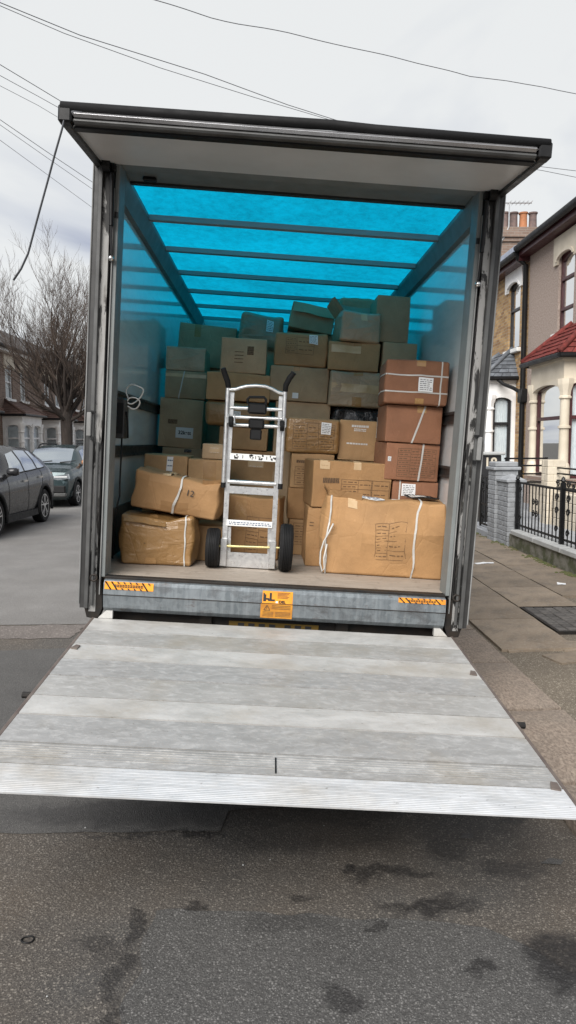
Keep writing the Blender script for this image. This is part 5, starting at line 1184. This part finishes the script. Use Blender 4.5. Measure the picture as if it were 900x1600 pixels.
for cx in (155, 690):
    c = hp(cx, 1390, YH-.02); r = c.z-BED-.001; c = Vector((c.x, YH-.02, BED+r+.001)); w_ = .043
    prof = [(r*.45,-w_*.8),(r*.72,-w_),(r*.93,-w_*.92),(r*.985,-w_*.62)]
    for k in range(-2, 3):
        y_ = k*w_*.24; prof += [(r*1.0, y_-w_*.07), (r*1.0, y_+w_*.07), (r*.965, y_+w_*.09), (r*.965, y_+w_*.15)]
    prof = prof[:-2]+[(r*.985,w_*.62),(r*.93,w_*.92),(r*.72,w_),(r*.45,w_*.8)]
    wl = ht(MB().lathe(prof, c, (1,0,0), 36), 'wheel', 'rubber'); ht(MB().lathe([(.01,-w_*.75),(r*.2,-w_*.75),(r*.25,-w_*.5),(r*.44,-w_*.5),(r*.46,-w_*.8),(r*.46,w_*.8),(r*.44,w_*.5),(r*.25,w_*.5),(r*.2,w_*.75),(.01,w_*.75)], c, (1,0,0), 24), 'hub', 'trimgrey', wl)
# ------------------------------------------------------------------ parked cars (u = distance from the nose, nose towards the camera)
def ip(x, xs, ys):
    if x <= xs[0]: return ys[0]
    for a, b_, p, q in zip(xs, xs[1:], ys, ys[1:]):
        if x <= b_:
            t = (x-a)/(b_-a); t = t*t*(3-2*t)*.6+t*.4; return p+(q-p)*t
    return ys[-1]
def car(name, label, X0, Y0, Lc, Wc, keys, wheels, R, paint, ws, rear, side_glass, style):
    """X0 = outer side facing the road; keys: (u, halfwidth, belt, top, roofhalf)"""
    cx = X0-Wc/2; M = Matrix.Translation((cx, Y0, 0)); T = thing(name, label, 'car', M @ Matrix.Translation((0, Lc/2, 0)))
    us = [k[0] for k in keys]; st = sorted({round(Lc*i/44, 4) for i in range(45)} | set(us))
    def sec(u):
        w = ip(u, us, [k[1] for k in keys]); be = ip(u, us, [k[2] for k in keys]); tz = ip(u, us, [k[3] for k in keys]); rw = ip(u, us, [k[4] for k in keys]); zb = ip(u, [0,.25,Lc-.35,Lc], [.34,.2,.22,.4])
        gl = max(0, tz-be)
        return [(0,zb),(w-.16,zb),(w-.05,zb+.1),(w-.012,.5),(w,.66),(w-.005,be-.16),(w-.035,be-.04),(w-.07,be+.0),(w-.075-.0*gl,be+min(.012,gl*.3)),((w-.075)*.6+rw*.4+.012,be+gl*.42),(rw,be+gl*.84),(rw-.07,be+gl*.955),(rw*.5,be+gl*1.0+.005),(0,be+gl*1.0+.012)]
    S_ = [sec(u) for u in st]; n = len(S_[0]); mb = MB(); ring = lambda s: [(x, z) for x, z in s]+[(-x, z) for x, z in s[-2:0:-1]]
    R_ = [ring(s) for s in S_]; m = len(R_[0]); vs = [(x, u, z) for u, r in zip(st, R_) for x, z in r]
    fs = [(i*m+k, i*m+(k+1) % m, (i+1)*m+(k+1) % m, (i+1)*m+k) for i in range(len(st)-1) for k in range(m)]+[tuple(range(m)), tuple((len(st)-1)*m+k for k in range(m))]
    mb.add(vs, fs); body = mb.build('body', MT[paint], T, M, True, auto=32)
    cut = MB()
    for wu in wheels:
        for s in (-1, 1): cut.lathe([(R+.065,-.2),(R+.065,.2)], (s*(Wc/2-.05), wu, R), (1,0,0), 32)
    co = cut.build('cutter', MT['carplastic'], T, M); mod = body.modifiers.new('b', 'BOOLEAN'); mod.object = co; mod.operation = 'DIFFERENCE'; mod.solver = 'EXACT'
    dg = bpy.context.evaluated_depsgraph_get(); me = bpy.data.meshes.new_from_object(body.evaluated_get(dg)); body.modifiers.clear(); body.data = me
    bpy.data.objects.remove(co)
    def side(u, t, off=.006, s=1):
        q = sec(u); pts = q[8:12]; 
        f = t*2.0; i = min(1, int(f)); f -= i; a, b_ = Vector((pts[i][0], u, pts[i][1])), Vector((pts[i+1][0], u, pts[i+1][1])); p = a.lerp(b_, f); nn = Vector((b_.z-a.z, 0, -(b_.x-a.x))).normalized()
        p = p+nn*off; return Vector((s*p.x, p.y, p.z))
    for s in (1, -1):
        for (u0, u1, v0, v1) in side_glass:                            # bottom from..to, top from..to
            N, K = 10, 4; vs = []
            for j in range(K+1):
                t = .06+.9*j/K
                for i in range(N+1): a = u0+(v0-u0)*j/K; c = u1+(v1-u1)*j/K; vs.append(side(a+(c-a)*i/N, t, .007, s))
            g = MB(); g.add(vs, [(j*(N+1)+i, j*(N+1)+i+1, (j+1)*(N+1)+i+1, (j+1)*(N+1)+i) for j in range(K) for i in range(N)]); w_ = g.build('side_window', MT['carglass'], T, M, True, recalc=False)
            tr = MB(); tr.tube([side(u0+(u1-u0)*k/8, .03, .008, s) for k in range(9)], .012, 6); tr.build('window_trim', MT['carplastic'], w_, M, True)
        # arch cladding, door seams, handles, mirror
        for wu in wheels:
            a = MB(); pts = []
            for k in range(19):
                t = math.pi*(-.08+1.16*k/18); q = Vector((s*(Wc/2-.012), wu+(R+.095)*math.cos(t), R+(R+.095)*math.sin(t))); pts.append(q)
            a.tube(pts, .042, 6, flat=.7); a.build('arch_cladding', MT['carplastic'], T, M, True)
            wl = MB().lathe([(R*.66,-.1),(R*.9,-.112),(R*.98,-.09),(R,-.05),(R,.05),(R*.98,.09),(R*.9,.112),(R*.66,.1)], (s*(Wc/2-.12), wu, R), (1,0,0), 32).build('wheel', MT['rubber'], T, M, True, auto=40)
            MB().lathe([(.03,.03),(R*.66,.03),(R*.68,.1),(R*.7,.1),(R*.7,.0),(.03,.0)], (s*(Wc/2-.12), wu, R), (s,0,0), 28).build('rim', MT['carplastic'], wl, M)
            sp = MB()
            for k in range(5):
                t = 2*math.pi*k/5+.3; c0 = Vector((s*(Wc/2-.035), wu, R)); d0 = Vector((0, math.cos(t), math.sin(t))); e0 = Vector((0, -math.sin(t), math.cos(t)))
                for sg in (-1, 1): sp.bar(c0+d0*.05, c0+d0*R*.67+e0*sg*.045, .02, .036, (1,0,0))
            sp.lathe([(.02,-.02),(.06,-.02),(.055,.015),(.02,.02)], (s*(Wc/2-.035), wu, R), (s,0,0), 16); sp.lathe([(R*.655,-.02),(R*.655,.012),(R*.7,.012),(R*.7,-.02)], (s*(Wc/2-.03), wu, R), (s,0,0), 28, False); sp.build('spokes', MT['alu'], wl, M)
        xs_ = lambda u, z: s*(sec(u)[4][0]-(.0 if z < .9 else .01)+.003)
        for u in style['seams']:
            a = MB(); a.tube([(s*(q[0]+.002), u, q[1]) for q in sec(u)[2:8]], .004, 4); a.build('door_seam', MT['carplastic'], T, M)
        for u in style['handles']:
            q = sec(u); z = q[6][1]-.1; x = s*(q[5][0]+.018); a = MB(); a.bar((x, u-.11, z), (x, u+.11, z), .03, .032); a.build('door_handle', MT[style.get('handlemat', 'chrome')], T, M)
        u = style['mirror']; q = sec(u); x = s*(q[7][0]+.1); z = q[7][1]+.09
        mi = MB().box(x-.11, x+.11, u-.05, u+.06, z-.075, z+.075, .04).build('mirror', MT[style['mirrormat']], T, M, True, auto=60); MB().box(x-.1, x+.1, u+.061, u+.066, z-.06, z+.06).build('mirror_glass', MT['chrome'], mi, M); MB().bar((s*(q[7][0]-.02), u, z-.08), (x, u, z-.05), .05, .04).build('mirror_arm', MT['carplastic'], mi, M)
        # lower cladding and badge strip
        a = MB(); z = .3
        a.prism([(wheels[0]+R+.1, .22), (wheels[1]-R-.1, .22), (wheels[1]-R-.1, .34), (wheels[0]+R+.1, .36)], 'X', *sorted((s*(Wc/2-.1), s*(Wc/2-.008)))); a.build('sill_cladding', MT['carplastic'], T, M)
        # roof rail
        if style.get('rails'):
            r0, r1 = style['rails']; a = MB(); pts = [Vector((s*(sec(r0+(r1-r0)*k/10)[11][0]-.02), r0+(r1-r0)*k/10, sec(r0+(r1-r0)*k/10)[11][1]+(.065 if 0 < k < 10 else .0))) for k in range(11)]; a.tube(pts, .022, 6); a.build('roof_rail', MT['carplastic'], T, M, True)
    # windscreen and rear screen
    for nm, (ua, ub) in (('windscreen', ws), ('rear_window', rear)):
        N, K = 12, 8; vs = []
        for j in range(K+1):
            u = ua+(ub-ua)*j/K; q = sec(u); hw = q[11][0]*.98
            for i in range(N+1):
                x = -hw+2*hw*i/N; ax_ = abs(x); p12 = q[12]; zz = q[11][1]+(q[13][1]-q[11][1])*(1-(ax_/q[11][0])**2); vs.append((x, u, zz+.012))
        g = MB(); g.add(vs, [(j*(N+1)+i, j*(N+1)+i+1, (j+1)*(N+1)+i+1, (j+1)*(N+1)+i) for j in range(K) for i in range(N)]); g.build(nm, MT['carglass'], T, M, True, recalc=False)
    for x in (-.35, .3): a = MB(); a.tube([(x, ws[0]+.02, sec(ws[0]+.02)[13][1]+.02), (x+.42, ws[0]+.1, sec(ws[0]+.1)[12][1]+.025)], .012, 5); a.build('wiper', MT['carplastic'], T, M)
    style['front'](T, M, sec)
    return T
def suv_front(T, M, sec):
    for s in (-1, 1): MB().box(*sorted((s*.5, s*.86)), -.01, .12, .72, .84, .03).build('headlight', MT['headlight'], T, M)
    MB().box(-.48,.48,-.03,.02,.5,.85,.02).build('grille', MT['carplastic'], T, M)
    for s in (-1, 1): MB().box(*sorted((s*.5, s*.78)), 4.42, 4.5, .86, .95, .02).build('tail_light', simple('tail_lens', (.09,.012,.012), .2, coat=1.), T, M)
car('grey_suv', 'dark grey SUV parked nearest on the left, cut by the picture edge', -4.86, 11.76, 4.5, 1.86,
    [(0,.72,.80,.80,.60),(.12,.84,.92,.92,.62),(.5,.915,.98,1.0,.66),(1.25,.93,1.06,1.10,.68),(2.05,.93,1.09,1.58,.62),(2.7,.93,1.11,1.665,.61),(3.5,.93,1.14,1.63,.60),(4.0,.92,1.17,1.53,.57),(4.38,.88,1.10,1.16,.54),(4.5,.8,.95,.95,.5)],
    (.9, 3.6), .36, 'paint_grey', (1.36, 2.02), (4.03, 4.34), [(1.72, 2.52, 2.12, 2.50), (2.60, 3.28, 2.58, 3.2), (3.36, 3.82, 3.3, 3.5)],
    dict(seams=(1.5, 2.56, 3.45), handles=(2.35, 3.28), mirror=1.62, mirrormat='paint_grey', front=suv_front))
def jog_front(T, M, sec):
    for s in (-1, 1):
        h_ = MB().prism([(s*.42,.84),(s*.86,.90),(s*.88,.78),(s*.60,.74),(s*.42,.78)], 'Y', -.005, .10).build('headlight', MT['headlight'], T, M)
        MB().box(*sorted((s*.5, s*.84)), -.012, -.006, .815, .84).build('light_bar', MT['label'], h_, M)
        f_ = MB().lathe([(.02,0),(.06,0),(.065,.03),(.02,.03)], (s*.68, -.0, .5), (0,1,0), 14).build('fog_lamp', MT['headlight'], T, M)
    g = MB().box(-.42,.42,-.02,.03,.70,.84,.015).build('grille', MT['carplastic'], T, M); MB().box(-.4,.4,-.026,-.021,.765,.78).build('grille_bar', MT['chrome'], g, M)
    MB().box(-.78,.78,-.03,.06,.40,.60,.03).build('bumper_intake', MT['carplastic'], T, M); MB().box(-.26,.26,-.04,-.032,.52,.63).build('number_plate', MT['label'], T, M)
    MB().box(-.8,.8,-.035,.1,.3,.41,.03).build('bumper_lip', MT['trimgrey'], T, M)
car('teal_estate_car', 'dark teal car facing us behind the SUV, with roof rails and copper mirror', -5.2, 18.45, 4.5, 1.80,
    [(0,.74,.78,.78,.60),(.1,.84,.93,.94,.62),(.5,.885,1.0,1.04,.66),(1.15,.9,1.06,1.12,.68),(1.85,.9,1.08,1.56,.63),(2.4,.9,1.09,1.65,.62),(3.6,.9,1.10,1.64,.61),(4.2,.89,1.10,1.56,.58),(4.42,.86,1.05,1.1,.55),(4.5,.8,.9,.9,.5)],
    (.85, 3.7), .335, 'paint_teal', (1.2, 1.82), (4.22, 4.4), [(1.6, 2.35, 1.92, 2.33), (2.43, 3.2, 2.42, 3.16), (3.3, 3.95, 3.28, 3.9)],
    dict(seams=(1.35, 2.39, 3.3), handles=(2.2, 3.1), mirror=1.5, mirrormat='copper', rails=(2.0, 3.9), front=jog_front, handlemat='paint_teal'))
# ------------------------------------------------------------------ bare street tree
random.seed(4)
tb = at('X', 104, 660, -7.35); TX, TY = tb.x, tb.y
tree = thing('bare_tree', 'bare winter street tree with dense upright branches behind the parked cars', 'tree', Matrix.Translation((TX, TY, .12)))
tk = MB(); tk.tube([(TX+.02, TY, .1), (TX, TY, .5), (TX-.01, TY, 1.6), (TX+.0, TY, 2.5), (TX+.02, TY, 3.1), (TX+.03, TY, 3.6)], [.27,.22,.2,.21,.17,.07], 12); tk.build('trunk', MT['bark'], tree, None, True)
limb, tw = MB(), MB()
def grow(p, d, L, r, lev):
    n = 5 if lev < 2 else 4; pts = [p]; rs = [r]; q = p.copy(); dd = d.copy()
    for k in range(n):
        dd = (dd + Vector((random.gauss(0,.09), random.gauss(0,.09), random.gauss(.05,.05))) + Vector((0,0,.06 if lev < 3 else .03))).normalized(); q = q+dd*L/n; pts.append(q.copy()); rs.append(r*(1-.62*(k+1)/n))
    (limb if lev < 2 else tw).tube(pts, rs, 6 if lev < 2 else 3, cap=False)
    if lev >= 4: return
    m = {0: 6, 1: 5, 2: 5, 3: 3}[lev]
    for k in range(m):
        i = random.randint(1, n); b_ = pts[i]; t = (pts[min(n, i)]-pts[i-1]).normalized(); o = t.orthogonal().normalized(); o.rotate(Matrix.Rotation(random.uniform(0, 6.283), 3, t)); nd = (t*random.uniform(.75,1.)+o*random.uniform(.35,.72)+Vector((0,0,.18))).normalized()
        grow(b_, nd, L*random.uniform(.5,.72), max(rs[i]*.55, .0045), lev+1)
for k in range(18):
    a = 2*math.pi*k/18*5+random.uniform(-.2,.2); e_ = random.uniform(.2, .75) if k % 2 else random.uniform(.7, 1.35)
    grow(Vector((TX+.03*math.cos(a), TY+.03*math.sin(a), random.uniform(2.45, 3.3))), Vector((math.cos(a)*math.cos(e_), math.sin(a)*math.cos(e_), math.sin(e_))), random.uniform(2.0, 3.0), .075, 0)
limb.build('branches', MT['bark'], tree, None, True, recalc=False); tag(tw.build('twigs', MT['twig'], tree, None, False, recalc=False), kind='stuff')
# ------------------------------------------------------------------ overhead wires
WZ = 6.9
def wire(label, pts, z, r=.0075, ext=(1.2, 1.2), wav=0.):
    P = [at('Z', x, y, z) for x, y in pts]; a = P[0]+(P[0]-P[1]).normalized()*ext[0]*3; b_ = P[-1]+(P[-1]-P[-2]).normalized()*ext[1]*3; P = [a]+P+[b_]; fine = []
    for k in range(len(P)-1):
        for j in range(6):
            q = P[k].lerp(P[k+1], j/6); q.z += wav*noise.noise(q*1.4); fine.append(q)
    fine.append(P[-1]); mb = MB(); mb.tube(fine, r*.72, 5); tag(mb.build('overhead_wire', MT['wire'], None, None, True, recalc=False), label, 'wire', 'overhead telephone wires')
wire('upper wire of the pair crossing the sky above the truck door', [(0,4),(125,55),(320,116),(450,164),(545,194)], WZ)
wire('lower wire of the pair crossing the sky above the truck door', [(0,9),(100,52),(250,106),(400,153),(545,196)], WZ-.05, .006)
wire('wavy single wire at the top right of the sky', [(243,0),(330,26),(450,52),(560,78),(670,102),(735,118),(900,146)], WZ, .007, wav=.03)
wire('wire meeting the left corner of the raised truck door', [(0,101),(50,131),(98,160)], WZ)
wire('second wire down just left of the raised truck door', [(0,118),(55,148),(140,195)], WZ, .006)
wire('thin third wire left of the raised truck door', [(0,134),(60,165),(140,213)], WZ, .005)
wire('upper of the three low wires left of the truck', [(0,187),(70,235),(145,285)], WZ)
wire('middle of the three low wires left of the truck', [(0,195),(70,244),(145,296)], WZ, .006)
wire('lowest of the three low wires left of the truck', [(0,219),(70,270),(145,325)], WZ, .006)
wire('upper wire right of the truck above the chimney', [(815,256),(850,261),(900,267)], WZ, .007)
wire('lower wire right of the truck above the chimney', [(815,261),(850,267),(900,277)], WZ, .007)
